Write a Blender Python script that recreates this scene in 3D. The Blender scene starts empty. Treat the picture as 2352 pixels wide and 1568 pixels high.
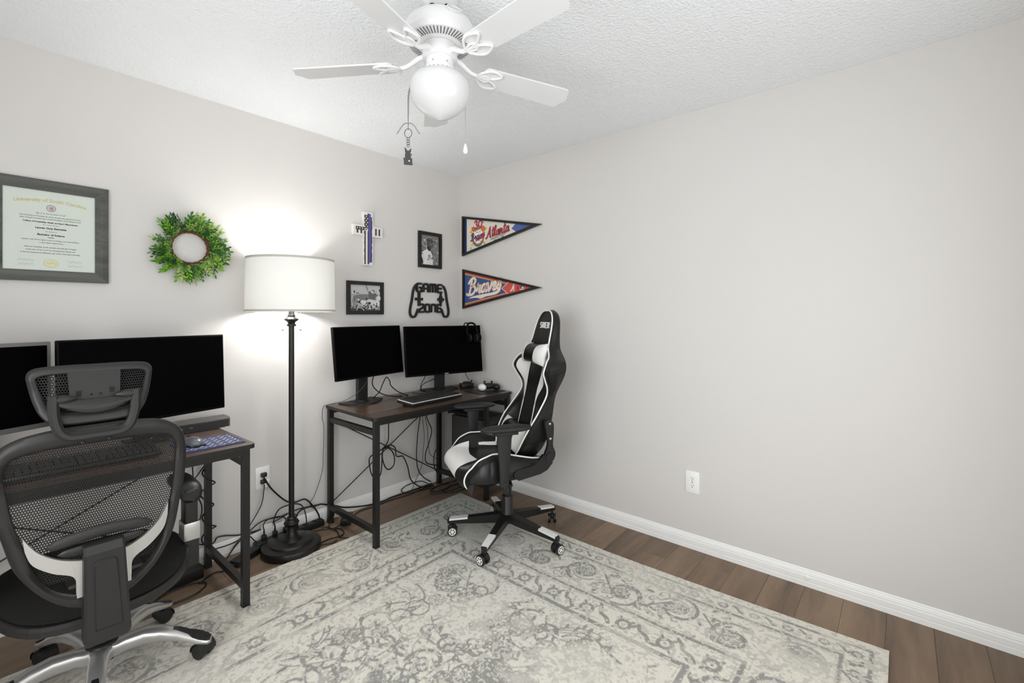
import bpy, bmesh, math, random
import numpy as np
from mathutils import Matrix, Vector
R_ = math.radians
rng = random.Random(7)
SC = bpy.context.scene
COL = SC.collection

# ------------------------------------------------------------------ camera
cam_d = bpy.data.cameras.new('camera')
cam_d.sensor_width = 36.0
cam_d.lens = 1050.727 / 2352 * 36.0
cam_d.shift_y = -(784 - 721.72) / 2352
cam_d.clip_start = 0.02
cam = bpy.data.objects.new('camera', cam_d)
COL.objects.link(cam)
cam.location = (-2.60139, -2.78885, 1.30761)
cam.rotation_euler = (R_(90), 0, 0.706553 - R_(90))
SC.camera = cam

# ------------------------------------------------------------------ world and exposure
world = bpy.data.worlds.new('daylight')
SC.world = world
world.use_nodes = True
world.node_tree.nodes['Background'].inputs[0].default_value = (0.96, 0.985, 1.0, 1)
world.node_tree.nodes['Background'].inputs[1].default_value = 0.6
SC.view_settings.view_transform = 'Standard'
SC.view_settings.look = 'None'
SC.view_settings.gamma = 1.0
SC.view_settings.use_curve_mapping = False
SC.view_settings.exposure = 1.05
SC.cycles.use_denoising = True
SC.cycles.max_bounces = 10
SC.cycles.diffuse_bounces = 6
SC.cycles.transparent_max_bounces = 16
SC.cycles.sample_clamp_indirect = 6.0
LAMP_W = 10.5
def window_light(name, loc, rot, sx, sy, w, col):
    l = bpy.data.lights.new(name, 'AREA'); l.shape = 'RECTANGLE'; l.size = sx; l.size_y = sy; l.energy = w; l.color = col
    o = bpy.data.objects.new(name, l); COL.objects.link(o); o.location = loc; o.rotation_euler = rot
    return o
# unseen windows put in to even the light; chair shadow agrees with the side one
window_light('added_side_window', (-3.50, -2.2, 1.2), (0, R_(-90), 0), 1.6, 1.5, 17.5, (0.96, 0.985, 1.0))
window_light('added_back_window', (-1.5, -3.35, 1.2), (R_(90), 0, 0), 1.6, 1.6, 6.0, (0.96, 0.985, 1.0))

# ------------------------------------------------------------------ materials
def lin(c):
    c = c / 255.0
    return c / 12.92 if c <= 0.04045 else ((c + 0.055) / 1.055) ** 2.4
def rgb(r, g, b): return (lin(r), lin(g), lin(b), 1.0)

def mat(name, col, rough=0.5, metal=0.0, spec=0.5, bump=None, var=None, coat=0.0, trans=0.0):
    m = bpy.data.materials.new(name); m.use_nodes = True
    nt = m.node_tree; N = nt.nodes; L = nt.links
    b = N['Principled BSDF']
    b.inputs['Base Color'].default_value = col
    b.inputs['Roughness'].default_value = rough
    b.inputs['Metallic'].default_value = metal
    b.inputs['Specular IOR Level'].default_value = spec
    b.inputs['Coat Weight'].default_value = coat
    tc = N.new('ShaderNodeTexCoord')
    if var:   # (scale, amount): mottled colour
        nz = N.new('ShaderNodeTexNoise'); nz.inputs['Scale'].default_value = var[0]; nz.inputs['Detail'].default_value = 5
        L.new(tc.outputs['Object'], nz.inputs['Vector'])
        hs = N.new('ShaderNodeMix'); hs.data_type = 'RGBA'
        a = var[1]
        hs.inputs['A'].default_value = tuple(min(1, x * (1 - a)) for x in col[:3]) + (1,)
        hs.inputs['B'].default_value = tuple(min(1, x * (1 + a)) for x in col[:3]) + (1,)
        L.new(nz.outputs['Fac'], hs.inputs['Factor'])
        L.new(hs.outputs['Result'], b.inputs['Base Color'])
    if bump:  # (scale, strength, distance)
        nz = N.new('ShaderNodeTexNoise'); nz.inputs['Scale'].default_value = bump[0]; nz.inputs['Detail'].default_value = 4
        L.new(tc.outputs['Object'], nz.inputs['Vector'])
        bp = N.new('ShaderNodeBump'); bp.inputs['Strength'].default_value = bump[1]; bp.inputs['Distance'].default_value = bump[2]
        L.new(nz.outputs['Fac'], bp.inputs['Height']); L.new(bp.outputs['Normal'], b.inputs['Normal'])
    return m

def mat_wood(name, c1, c2, rough, stretch, scale, perobj=0.0, spec=0.4, axis='X'):
    m = bpy.data.materials.new(name); m.use_nodes = True
    nt = m.node_tree; N = nt.nodes; L = nt.links; b = N['Principled BSDF']
    tc = N.new('ShaderNodeTexCoord'); mp = N.new('ShaderNodeMapping')
    mp.inputs['Scale'].default_value = (scale / stretch if axis == 'X' else scale, scale / stretch if axis == 'Y' else scale, scale)
    oi = N.new('ShaderNodeObjectInfo')
    ad = N.new('ShaderNodeVectorMath'); ad.operation = 'MULTIPLY_ADD'
    ml = N.new('ShaderNodeCombineXYZ')
    for i in range(3): L.new(oi.outputs['Random'], ml.inputs[i])
    ad.inputs[1].default_value = (37, 91, 53)
    L.new(ml.outputs[0], ad.inputs[0]); L.new(tc.outputs['Object'], ad.inputs[2])
    L.new(ad.outputs[0], mp.inputs['Vector'])
    n1 = N.new('ShaderNodeTexNoise'); n1.inputs['Scale'].default_value = 1; n1.inputs['Detail'].default_value = 9; n1.inputs['Roughness'].default_value = 0.65; n1.inputs['Distortion'].default_value = 0.6
    L.new(mp.outputs[0], n1.inputs['Vector'])
    n2 = N.new('ShaderNodeTexNoise'); n2.inputs['Scale'].default_value = 0.22; n2.inputs['Detail'].default_value = 3; n2.inputs['Distortion'].default_value = 1.5
    L.new(mp.outputs[0], n2.inputs['Vector'])
    mx = N.new('ShaderNodeMath'); mx.operation = 'ADD'
    L.new(n1.outputs['Fac'], mx.inputs[0]); L.new(n2.outputs['Fac'], mx.inputs[1])
    rn = N.new('ShaderNodeMath'); rn.operation = 'MULTIPLY_ADD'; rn.inputs[1].default_value = perobj
    L.new(oi.outputs['Random'], rn.inputs[0]); L.new(mx.outputs[0], rn.inputs[2])
    cr = N.new('ShaderNodeMapRange'); cr.inputs['From Min'].default_value = 0.72; cr.inputs['From Max'].default_value = 1.28 + perobj
    L.new(rn.outputs[0], cr.inputs['Value'])
    mix = N.new('ShaderNodeMix'); mix.data_type = 'RGBA'
    mix.inputs['A'].default_value = c1; mix.inputs['B'].default_value = c2
    L.new(cr.outputs['Result'], mix.inputs['Factor']); L.new(mix.outputs['Result'], b.inputs['Base Color'])
    b.inputs['Roughness'].default_value = rough; b.inputs['Specular IOR Level'].default_value = spec
    bp = N.new('ShaderNodeBump'); bp.inputs['Strength'].default_value = 0.08; bp.inputs['Distance'].default_value = 0.002
    L.new(n1.outputs['Fac'], bp.inputs['Height']); L.new(bp.outputs['Normal'], b.inputs['Normal'])
    return m

def mat_attr(name, rough=0.6, grain=0.0, gscale=900, spec=0.3):
    m = bpy.data.materials.new(name); m.use_nodes = True
    nt = m.node_tree; N = nt.nodes; L = nt.links; b = N['Principled BSDF']
    a = N.new('ShaderNodeVertexColor'); a.layer_name = 'Col'
    b.inputs['Roughness'].default_value = rough; b.inputs['Specular IOR Level'].default_value = spec
    if grain:
        tc = N.new('ShaderNodeTexCoord'); nz = N.new('ShaderNodeTexNoise'); nz.inputs['Scale'].default_value = gscale; nz.inputs['Detail'].default_value = 3
        L.new(tc.outputs['Object'], nz.inputs['Vector'])
        mr = N.new('ShaderNodeMapRange'); mr.inputs['From Min'].default_value = 0.3; mr.inputs['From Max'].default_value = 0.7
        mr.inputs['To Min'].default_value = 1 - grain; mr.inputs['To Max'].default_value = 1 + grain
        L.new(nz.outputs['Fac'], mr.inputs['Value'])
        vm = N.new('ShaderNodeVectorMath'); vm.operation = 'SCALE'
        L.new(a.outputs['Color'], vm.inputs[0]); L.new(mr.outputs['Result'], vm.inputs['Scale'])
        L.new(vm.outputs[0], b.inputs['Base Color'])
        bp = N.new('ShaderNodeBump'); bp.inputs['Strength'].default_value = 0.35; bp.inputs['Distance'].default_value = 0.003
        L.new(nz.outputs['Fac'], bp.inputs['Height']); L.new(bp.outputs['Normal'], b.inputs['Normal'])
    else:
        L.new(a.outputs['Color'], b.inputs['Base Color'])
    return m

def mat_mesh(name, col, ux, uz, hole=0.62):
    """woven chair mesh: a cloth with rows of staggered oval openings (procedural pattern)"""
    m = bpy.data.materials.new(name); m.use_nodes = True
    nt = m.node_tree; N = nt.nodes; L = nt.links; b = N['Principled BSDF']
    b.inputs['Base Color'].default_value = col; b.inputs['Roughness'].default_value = 0.7; b.inputs['Specular IOR Level'].default_value = 0.3
    tc = N.new('ShaderNodeTexCoord'); sp = N.new('ShaderNodeSeparateXYZ'); L.new(tc.outputs['Object'], sp.inputs[0])
    def M(op, a, b_=None, c=None):
        n = N.new('ShaderNodeMath'); n.operation = op
        for i, x in enumerate((a, b_, c)):
            if x is None: continue
            if isinstance(x, (int, float)): n.inputs[i].default_value = x
            else: L.new(x, n.inputs[i])
        return n.outputs[0]
    u = M('MULTIPLY', sp.outputs['X'], 1.0 / ux); v = M('MULTIPLY', sp.outputs['Z'], 1.0 / uz)
    row = M('FLOOR', v)
    u2 = M('ADD', u, M('MULTIPLY', M('MODULO', row, 2.0), 0.5))
    fu = M('SUBTRACT', M('FRACT', u2), 0.5); fv = M('SUBTRACT', M('FRACT', v), 0.5)
    d = M('ADD', M('POWER', M('MULTIPLY', M('ABSOLUTE', fu), 2.0), 2.0), M('POWER', M('MULTIPLY', M('ABSOLUTE', fv), 1.85), 2.0))
    h = M('LESS_THAN', d, hole)
    tr = N.new('ShaderNodeBsdfTransparent'); mx = N.new('ShaderNodeMixShader')
    L.new(h, mx.inputs[0]); L.new(b.outputs[0], mx.inputs[1]); L.new(tr.outputs[0], mx.inputs[2])
    L.new(mx.outputs[0], N['Material Output'].inputs['Surface'])
    return m

M = {}
M['wall'] = mat('wall_paint', rgb(221, 218, 215), 0.85, spec=0.2, bump=(180, 0.05, 0.002))
M['ceiling'] = mat('textured_ceiling', rgb(246, 248, 250), 0.95, spec=0.1, bump=(85, 0.8, 0.009))
M['trim'] = mat('white_trim', rgb(248, 248, 246), 0.45, spec=0.4, var=(14, 0.03))
M['floor'] = mat_wood('vinyl_plank', rgb(88, 72, 58), rgb(150, 126, 103), 0.42, 9, 16, 0.2, spec=0.35)
M['gap'] = mat('subfloor', rgb(62, 50, 41), 0.9)
M['desk'] = mat_wood('dark_walnut_board', rgb(52, 39, 30), rgb(98, 77, 61), 0.28, 14, 30, spec=0.55)
M['desk2'] = mat_wood('walnut_board', rgb(70, 54, 46), rgb(112, 92, 82), 0.33, 14, 30, spec=0.55)
M['steel'] = mat('black_powder_coat', rgb(29, 28, 27), 0.42, spec=0.4, bump=(600, 0.05, 0.001))
M['black'] = mat('black_plastic', rgb(24, 24, 24), 0.42)
M['blackm'] = mat('matte_black_plastic', rgb(27, 27, 27), 0.55)
M['screen'] = mat('dark_screen', rgb(2, 2, 3), 0.5, spec=0.03)
M['bezel'] = mat('screen_bezel', rgb(7, 7, 8), 0.5, spec=0.1)
M['silverbez'] = mat('silver_bezel', rgb(120, 119, 116), 0.4, metal=0.3)
M['cable'] = mat('black_cable', rgb(20, 19, 18), 0.5)
M['cablethin'] = mat('grey_cable', rgb(52, 50, 48), 0.5)
M['bronze'] = mat('dark_bronze', rgb(36, 34, 32), 0.36, metal=0.35, spec=0.5)
M['chrome'] = mat('chrome', rgb(190, 190, 190), 0.2, metal=1.0)
M['white'] = mat('white_plastic', rgb(248, 248, 246), 0.4)
M['slot'] = mat('dark_slot', rgb(90, 88, 85), 0.8)
M['hole'] = mat('dark_hole', rgb(30, 28, 26), 0.9)
M['fan'] = mat('white_fan_enamel', rgb(240, 240, 240), 0.28, spec=0.5)
M['fanblade'] = mat('white_fan_blade', rgb(232, 232, 233), 0.2, spec=0.5)
M['vent'] = mat('fan_vent_shadow', rgb(120, 120, 120), 0.9)
M['globe'] = mat('opal_glass', rgb(226, 226, 226), 0.12, spec=0.6)
M['leather'] = mat('black_leather', rgb(20, 20, 19), 0.36, spec=0.4, bump=(420, 0.12, 0.001))
M['leatherw'] = mat('white_leather', rgb(232, 231, 228), 0.42, spec=0.45, bump=(420, 0.08, 0.001))
M['pipe'] = mat('white_piping', rgb(244, 243, 240), 0.5)
M['chairblk'] = mat('chair_black', rgb(29, 28, 28), 0.4, spec=0.4)
M['officeblk'] = mat('office_chair_plastic', rgb(37, 36, 35), 0.45, spec=0.45, bump=(900, 0.1, 0.0006))
M['silver'] = mat('brushed_silver', rgb(205, 204, 202), 0.33, metal=0.75)
M['mesh'] = mat_mesh('woven_mesh', rgb(30, 29, 28), 0.0058, 0.0072, 0.5)
M['seatmesh'] = mat('seat_mesh_cloth', rgb(34, 33, 32), 0.8, spec=0.2, bump=(330, 0.8, 0.003), var=(330, 0.45))
M['ribpad'] = mat('ribbed_pad', rgb(40, 39, 38), 0.55, bump=(160, 0.5, 0.003))
M['frame_grey'] = mat_wood('grey_wood_frame', rgb(70, 72, 68), rgb(104, 105, 101), 0.5, 10, 40, spec=0.35)
M['frame_black'] = mat('black_frame', rgb(22, 21, 20), 0.4)
M['print'] = mat_attr('printed_paper', 0.35)
M['rug'] = mat_attr('rug_pile', 0.95, 0.16, 420, spec=0.05)
M['edge'] = mat('rug_edge', rgb(196, 193, 184), 0.95)
M['vine'] = mat('vine', rgb(104, 66, 46), 0.8)
for i, c in enumerate(((118, 172, 48), (74, 124, 46), (150, 188, 74), (48, 92, 44), (124, 160, 92), (170, 196, 112))):
    M['leaf%d' % i] = mat('leaf_green', rgb(*c), 0.45, spec=0.4)
M['navy'] = mat('navy_pad', rgb(58, 64, 104), 0.8)
M['ribbon'] = mat('grey_ribbon', rgb(130, 130, 128), 0.4)
M['charm'] = mat('charcoal_charm', rgb(58, 58, 58), 0.5)
M['led'] = mat('keyboard_light_edge', rgb(225, 225, 225), 0.35)
M['keycap'] = mat('keycap', rgb(44, 43, 42), 0.45)
M['fabriccase'] = mat('charcoal_case', rgb(62, 61, 60), 0.5)
M['tag'] = mat('white_tag', rgb(252, 252, 251), 0.6)
M['text_gold'] = mat('gold_ink', rgb(206, 196, 140), 0.6)
M['text_dark'] = mat('dark_ink', rgb(110, 118, 112), 0.7)
M['ink'] = mat('black_ink', rgb(62, 66, 64), 0.7)
M['paper'] = mat('diploma_paper', rgb(214, 221, 212), 0.5)
M['soft_grey'] = mat('speaker_grey', rgb(92, 90, 87), 0.5)
M['mouse'] = mat('silver_mouse', rgb(120, 124, 130), 0.25, metal=0.3)
M['logo'] = mat('emboss', rgb(214, 214, 214), 0.4)

# lampshade: linen that lets light through
def shade_mat():
    m = bpy.data.materials.new('linen_shade'); m.use_nodes = True
    nt = m.node_tree; N = nt.nodes; L = nt.links
    b = N['Principled BSDF']; b.inputs['Base Color'].default_value = rgb(228, 228, 225); b.inputs['Roughness'].default_value = 0.9
    t = N.new('ShaderNodeBsdfTranslucent'); t.inputs['Color'].default_value = rgb(240, 238, 232)
    mx = N.new('ShaderNodeMixShader'); mx.inputs[0].default_value = 0.06
    tc = N.new('ShaderNodeTexCoord'); nz = N.new('ShaderNodeTexNoise'); nz.inputs['Scale'].default_value = 320
    L.new(tc.outputs['Object'], nz.inputs['Vector'])
    bp = N.new('ShaderNodeBump'); bp.inputs['Strength'].default_value = 0.3; bp.inputs['Distance'].default_value = 0.001
    L.new(nz.outputs['Fac'], bp.inputs['Height']); L.new(bp.outputs['Normal'], b.inputs['Normal'])
    L.new(b.outputs[0], mx.inputs[1]); L.new(t.outputs[0], mx.inputs[2]); L.new(mx.outputs[0], N['Material Output'].inputs['Surface'])
    return m
M['shade'] = shade_mat()
def emit(name, col, s):
    m = bpy.data.materials.new(name); m.use_nodes = True
    b = m.node_tree.nodes['Principled BSDF']; b.inputs['Emission Color'].default_value = col; b.inputs['Emission Strength'].default_value = s
    return m
M['bulb'] = emit('lit_bulb', (1, 0.97, 0.92, 1), 12.0)

# ------------------------------------------------------------------ mesh helpers
class MB:
    def __init__(s): s.v = []; s.f = []; s.sm = []; s.M = None
    def add(s, vs, fs, smooth=False, M=None):
        n = len(s.v); T = M if M is not None else s.M
        if T is not None: vs = [tuple(T @ Vector(p)) for p in vs]
        s.v += [tuple(p) for p in vs]; s.f += [tuple(i + n for i in q) for q in fs]; s.sm += [smooth] * len(fs)
        return s
    def box(s, c, d, M=None, bev=0.0, seg=2):
        if bev <= 0:
            x, y, z = (k / 2 for k in d)
            vs = [(c[0] + a * x, c[1] + b * y, c[2] + e * z) for a in (-1, 1) for b in (-1, 1) for e in (-1, 1)]
            return s.add(vs, [(0, 1, 3, 2), (4, 6, 7, 5), (0, 4, 5, 1), (2, 3, 7, 6), (0, 2, 6, 4), (1, 5, 7, 3)], False, M)
        bm = bmesh.new(); bmesh.ops.create_cube(bm, size=1.0)
        for v in bm.verts: v.co = Vector((c[0] + v.co.x * d[0], c[1] + v.co.y * d[1], c[2] + v.co.z * d[2]))
        bmesh.ops.bevel(bm, geom=list(bm.edges), offset=min(bev, min(d) * 0.49), segments=seg, affect='EDGES', profile=0.5)
        bm.verts.index_update()
        r = s.add([tuple(v.co) for v in bm.verts], [tuple(v.index for v in f.verts) for f in bm.faces], True, M)
        bm.free(); return r
    def bar(s, a, b, w, h=None, up=(0, 0, 1), M=None):
        """square bar from a to b"""
        h = h or w; a = Vector(a); b = Vector(b); d = (b - a).normalized(); u = Vector(up)
        if abs(d.dot(u)) > 0.98: u = Vector((0, 1, 0))
        r = d.cross(u).normalized(); u = r.cross(d)
        vs = [tuple(p + r * i * w / 2 + u * j * h / 2) for p in (a, b) for i in (-1, 1) for j in (-1, 1)]
        return s.add(vs, [(0, 1, 3, 2), (4, 6, 7, 5), (0, 4, 5, 1), (2, 3, 7, 6), (0, 2, 6, 4), (1, 5, 7, 3)], False, M)
    def rings(s, rings, caps=True, closed=False, smooth=True, M=None):
        n = len(rings[0]); vs = [p for r in rings for p in r]; fs = []; m = len(rings)
        for i in range(m if closed else m - 1):
            for j in range(n):
                a = i * n + j; b = i * n + (j + 1) % n; c = ((i + 1) % m) * n + (j + 1) % n; d = ((i + 1) % m) * n + j
                fs.append((a, b, c, d))
        s.add(vs, fs, smooth, M)
        if caps and not closed:
            s.add(rings[0], [tuple(range(n - 1, -1, -1))], False, M); s.add(rings[-1], [tuple(range(n))], False, M)
        return s
    def tube(s, pts, r, n=8, closed=False, caps=True, M=None, flat=None, up=None):
        P = [Vector(p) for p in pts]; m = len(P); rs = r if isinstance(r, (list, tuple)) else [r] * m
        T = []
        for i in range(m):
            a = P[(i - 1) % m] if (closed or i > 0) else P[i]; b = P[(i + 1) % m] if (closed or i < m - 1) else P[i]
            d = b - a
            T.append(d.normalized() if d.length > 1e-9 else Vector((0, 0, 1)))
        u = Vector(up) if up else (Vector((0, 0, 1)) if abs(T[0].z) < 0.9 else Vector((1, 0, 0)))
        rings = []
        for i in range(m):
            if up: u = Vector(up)
            x = T[i].cross(u)
            if x.length < 1e-6: x = T[i].orthogonal()
            x.normalize(); u = x.cross(T[i]).normalized()
            fx, fy = flat if flat else (1, 1)
            rings.append([tuple(P[i] + (x * math.cos(2 * math.pi * k / n) * fx + u * math.sin(2 * math.pi * k / n) * fy) * rs[i]) for k in range(n)])
        return s.rings(rings, caps, closed, True, M)
    def cyl(s, a, b, r0, r1=None, n=16, M=None): return s.tube([a, b], [r0, r0 if r1 is None else r1], n, M=M)
    def lathe(s, prof, n=24, c=(0, 0, 0), M=None):
        return s.rings([[(c[0] + r * math.cos(2 * math.pi * k / n), c[1] + r * math.sin(2 * math.pi * k / n), c[2] + z) for k in range(n)] for r, z in prof], True, False, True, M)
    def prism(s, poly, z0, z1, M=None, smooth=False):
        n = len(poly)
        a = [(x, y, z0) for x, y in poly]; b = [(x, y, z1) for x, y in poly]
        s.add(a + b, [tuple(range(n - 1, -1, -1)), tuple(range(n, 2 * n))], False, M)
        return s.add(a + b, [(i, (i + 1) % n, n + (i + 1) % n, n + i) for i in range(n)], smooth, M)
    def band(s, A, B, z0, z1, M=None, closed=False):
        """plate between two polylines A and B (same count)"""
        n = len(A); k = n if closed else n - 1
        vs = [(x, y, z0) for x, y in A] + [(x, y, z0) for x, y in B] + [(x, y, z1) for x, y in A] + [(x, y, z1) for x, y in B]
        fs = []
        for i in range(k):
            j = (i + 1) % n
            fs += [(i, n + i, n + j, j), (2 * n + i, 2 * n + j, 3 * n + j, 3 * n + i), (i, j, 2 * n + j, 2 * n + i), (n + i, 3 * n + i, 3 * n + j, n + j)]
        if not closed: fs += [(0, 2 * n, 3 * n, n), (n - 1, 2 * n - 1, 4 * n - 1, 3 * n - 1)]
        return s.add(vs, fs, False, M)
    def ribbon(s, pts, w, z0, z1, closed=False, M=None):
        A, B = offs(pts, w, closed); return s.band(A, B, z0, z1, M, closed)
    def sphere(s, c, r, nu=14, nv=9, M=None):
        r = (r, r, r) if isinstance(r, (int, float)) else r
        rings = []
        for i in range(nv + 1):
            t = -math.pi / 2 + math.pi * i / nv; cz = max(math.cos(t), 0.003)
            rings.append([(c[0] + r[0] * cz * math.cos(2 * math.pi * k / nu), c[1] + r[1] * cz * math.sin(2 * math.pi * k / nu), c[2] + r[2] * math.sin(t)) for k in range(nu)])
        return s.rings(rings, True, False, True, M)
    def grid(s, fn, nu, nv, smooth=True, M=None, flip=False):
        vs = [fn(i / nu, j / nv) for i in range(nu + 1) for j in range(nv + 1)]
        fs = [(i * (nv + 1) + j, (i + 1) * (nv + 1) + j, (i + 1) * (nv + 1) + j + 1, i * (nv + 1) + j + 1) for i in range(nu) for j in range(nv)]
        if flip: fs = [q[::-1] for q in fs]
        return s.add(vs, fs, smooth, M)

def offs(pts, w, closed=False):
    P = [Vector(p).to_2d() if not isinstance(p, Vector) else p for p in [Vector((a, b)) for a, b in pts]]
    n = len(P); A = []; B = []
    for i in range(n):
        a = P[(i - 1) % n] if (closed or i > 0) else None; b = P[(i + 1) % n] if (closed or i < n - 1) else None
        d1 = (P[i] - a).normalized() if a is not None else (b - P[i]).normalized()
        d2 = (b - P[i]).normalized() if b is not None else d1
        n1 = Vector((-d1.y, d1.x)); n2 = Vector((-d2.y, d2.x)); m = (n1 + n2)
        m = m.normalized() if m.length > 1e-6 else n1
        k = 1 / max(m.dot(n1), 0.45)
        ww = w[i] if isinstance(w, (list, tuple)) else w
        A.append(tuple(P[i] + m * ww / 2 * k)); B.append(tuple(P[i] - m * ww / 2 * k))
    return A, B

def cat(pts, k=6, closed=False):
    P = [np.array(p, float) for p in pts]; n = len(P); out = []
    for i in range(n if closed else n - 1):
        p0 = P[(i - 1) % n] if (closed or i > 0) else P[i]; p1 = P[i]; p2 = P[(i + 1) % n]; p3 = P[(i + 2) % n] if (closed or i < n - 2) else p2
        for j in range(k):
            t = j / k
            out.append(tuple(0.5 * ((2 * p1) + (-p0 + p2) * t + (2 * p0 - 5 * p1 + 4 * p2 - p3) * t * t + (-p0 + 3 * p1 - 3 * p2 + p3) * t ** 3)))
    if not closed: out.append(tuple(P[-1]))
    return out

def lerp(tab, x):
    """piecewise linear/smooth lookup in [(x, y), ...]"""
    if x <= tab[0][0]: return tab[0][1]
    for (a, ya), (b, yb) in zip(tab, tab[1:]):
        if x <= b:
            t = (x - a) / (b - a); return ya + (yb - ya) * t
    return tab[-1][1]
def sstep(a, b, x):
    t = min(1, max(0, (x - a) / (b - a))); return t * t * (3 - 2 * t)

def obj(name, mb, m, parent=None, angle=40, sub=0):
    me = bpy.data.meshes.new(name)
    if isinstance(mb, MB):
        me.from_pydata(mb.v, [], mb.f)
        me.polygons.foreach_set('use_smooth', mb.sm)
        me.validate()
        if any(mb.sm) and hasattr(me, 'set_sharp_from_angle'): me.set_sharp_from_angle(angle=R_(angle))
    else: me = mb
    if m is not None:
        me.materials.clear(); me.materials.append(m)
    o = bpy.data.objects.new(name, me); COL.objects.link(o)
    if parent is not None: o.parent = parent
    if sub:
        s = o.modifiers.new('smooth', 'SUBSURF'); s.levels = s.render_levels = sub
    return o
def thing(name, label, catg, mtx=None, loc=None, rz=0.0, group=None):
    o = bpy.data.objects.new(name, None); COL.objects.link(o); o.empty_display_size = 0.05
    if mtx is not None: o.matrix_world = mtx
    else: o.location = loc; o.rotation_euler = (0, 0, rz)
    return tag(o, label, catg, group)
def tag(o, label, catg, group=None):
    o['label'] = label; o['category'] = catg
    if group: o['group'] = group
    return o
def struct(o): o['kind'] = 'structure'; return o
def stuff(o): o['kind'] = 'stuff'; return o
def plab(o, s): o['label'] = s; return o
def frameM(o, X, Y):
    X = Vector(X).normalized(); Y = Vector(Y).normalized(); Z = X.cross(Y)
    m = Matrix((X, Y, Z)).transposed().to_4x4(); m.translation = Vector(o); return m
def on_left(x, z, off=0.0): return frameM((x, -off, z), (1, 0, 0), (0, 0, 1))        # on the left wall, facing the room
def on_right(y, z, off=0.0): return frameM((-off, y, z), (0, -1, 0), (0, 0, 1))      # on the right wall
def Rz(a): return Matrix.Rotation(a, 4, 'Z')
def T(*p): return Matrix.Translation(p)
def rot_axis(a, ax): return Matrix.Rotation(a, 4, ax)

def text_mesh(body, size, ext=0.0003, shear=0.0, bold=0.0, align='CENTER', spacing=1.0, fn=None):
    cu = bpy.data.curves.new('lettering', 'FONT'); cu.body = body; cu.size = size; cu.extrude = ext; cu.shear = shear; cu.offset = bold
    cu.align_x = align; cu.align_y = 'CENTER'; cu.space_character = spacing; cu.resolution_u = 2
    o = bpy.data.objects.new('lettering', cu); COL.objects.link(o)
    bpy.context.view_layer.update()
    me = bpy.data.meshes.new_from_object(o.evaluated_get(bpy.context.evaluated_depsgraph_get()))
    bpy.data.objects.remove(o); bpy.data.curves.remove(cu)
    if fn:
        for v in me.vertices: v.co = Vector(fn(*v.co))
    return me
def text(name, parent, body, size, m, at, ext=0.0003, **k):
    o = obj(name, text_mesh(body, size, ext, **k), m, parent); o.location = at; return o

class Art:
    """flat print: stacked coloured shapes in one sheet"""
    def __init__(s, z0=0.0, dz=0.00006): s.v = []; s.f = []; s.c = []; s.z = z0; s.dz = dz
    def poly(s, pts, col):
        n = len(s.v); s.v += [(x, y, s.z) for x, y in pts]; s.f.append(tuple(range(n, n + len(pts)))); s.c.append(col); s.z += s.dz
    def rect(s, x0, y0, x1, y1, col): s.poly([(x0, y0), (x1, y0), (x1, y1), (x0, y1)], col)
    def ell(s, x, y, a, b, col, n=18, rot=0.0):
        s.poly([(x + a * math.cos(t) * math.cos(rot) - b * math.sin(t) * math.sin(rot), y + a * math.cos(t) * math.sin(rot) + b * math.sin(t) * math.cos(rot)) for t in (2 * math.pi * k / n for k in range(n))], col)
    def stroke(s, pts, w, col, closed=False):
        A, B = offs(pts, w, closed); n = len(A); b0 = len(s.v)
        s.v += [(x, y, s.z) for x, y in A] + [(x, y, s.z) for x, y in B]
        for i in range(n if closed else n - 1):
            j = (i + 1) % n
            s.f.append((b0 + i, b0 + n + i, b0 + n + j, b0 + j)); s.c.append(col)
        s.z += s.dz
    def build(s, name, m, parent):
        me = bpy.data.meshes.new(name); me.from_pydata(s.v, [], s.f)
        ca = me.color_attributes.new('Col', 'FLOAT_COLOR', 'CORNER')
        arr = []
        for p in me.polygons: arr += list(s.c[p.index]) * p.loop_total
        ca.data.foreach_set('color', arr)
        o = obj(name, me, m, parent)
        # faces must look out of the sheet
        bm = bmesh.new(); bm.from_mesh(me)
        bad = [f for f in bm.faces if f.normal.z < 0]
        if bad: bmesh.ops.reverse_faces(bm, faces=bad)
        bm.to_mesh(me); bm.free()
        return o
def grey(v): return rgb(v, v, v)

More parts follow.
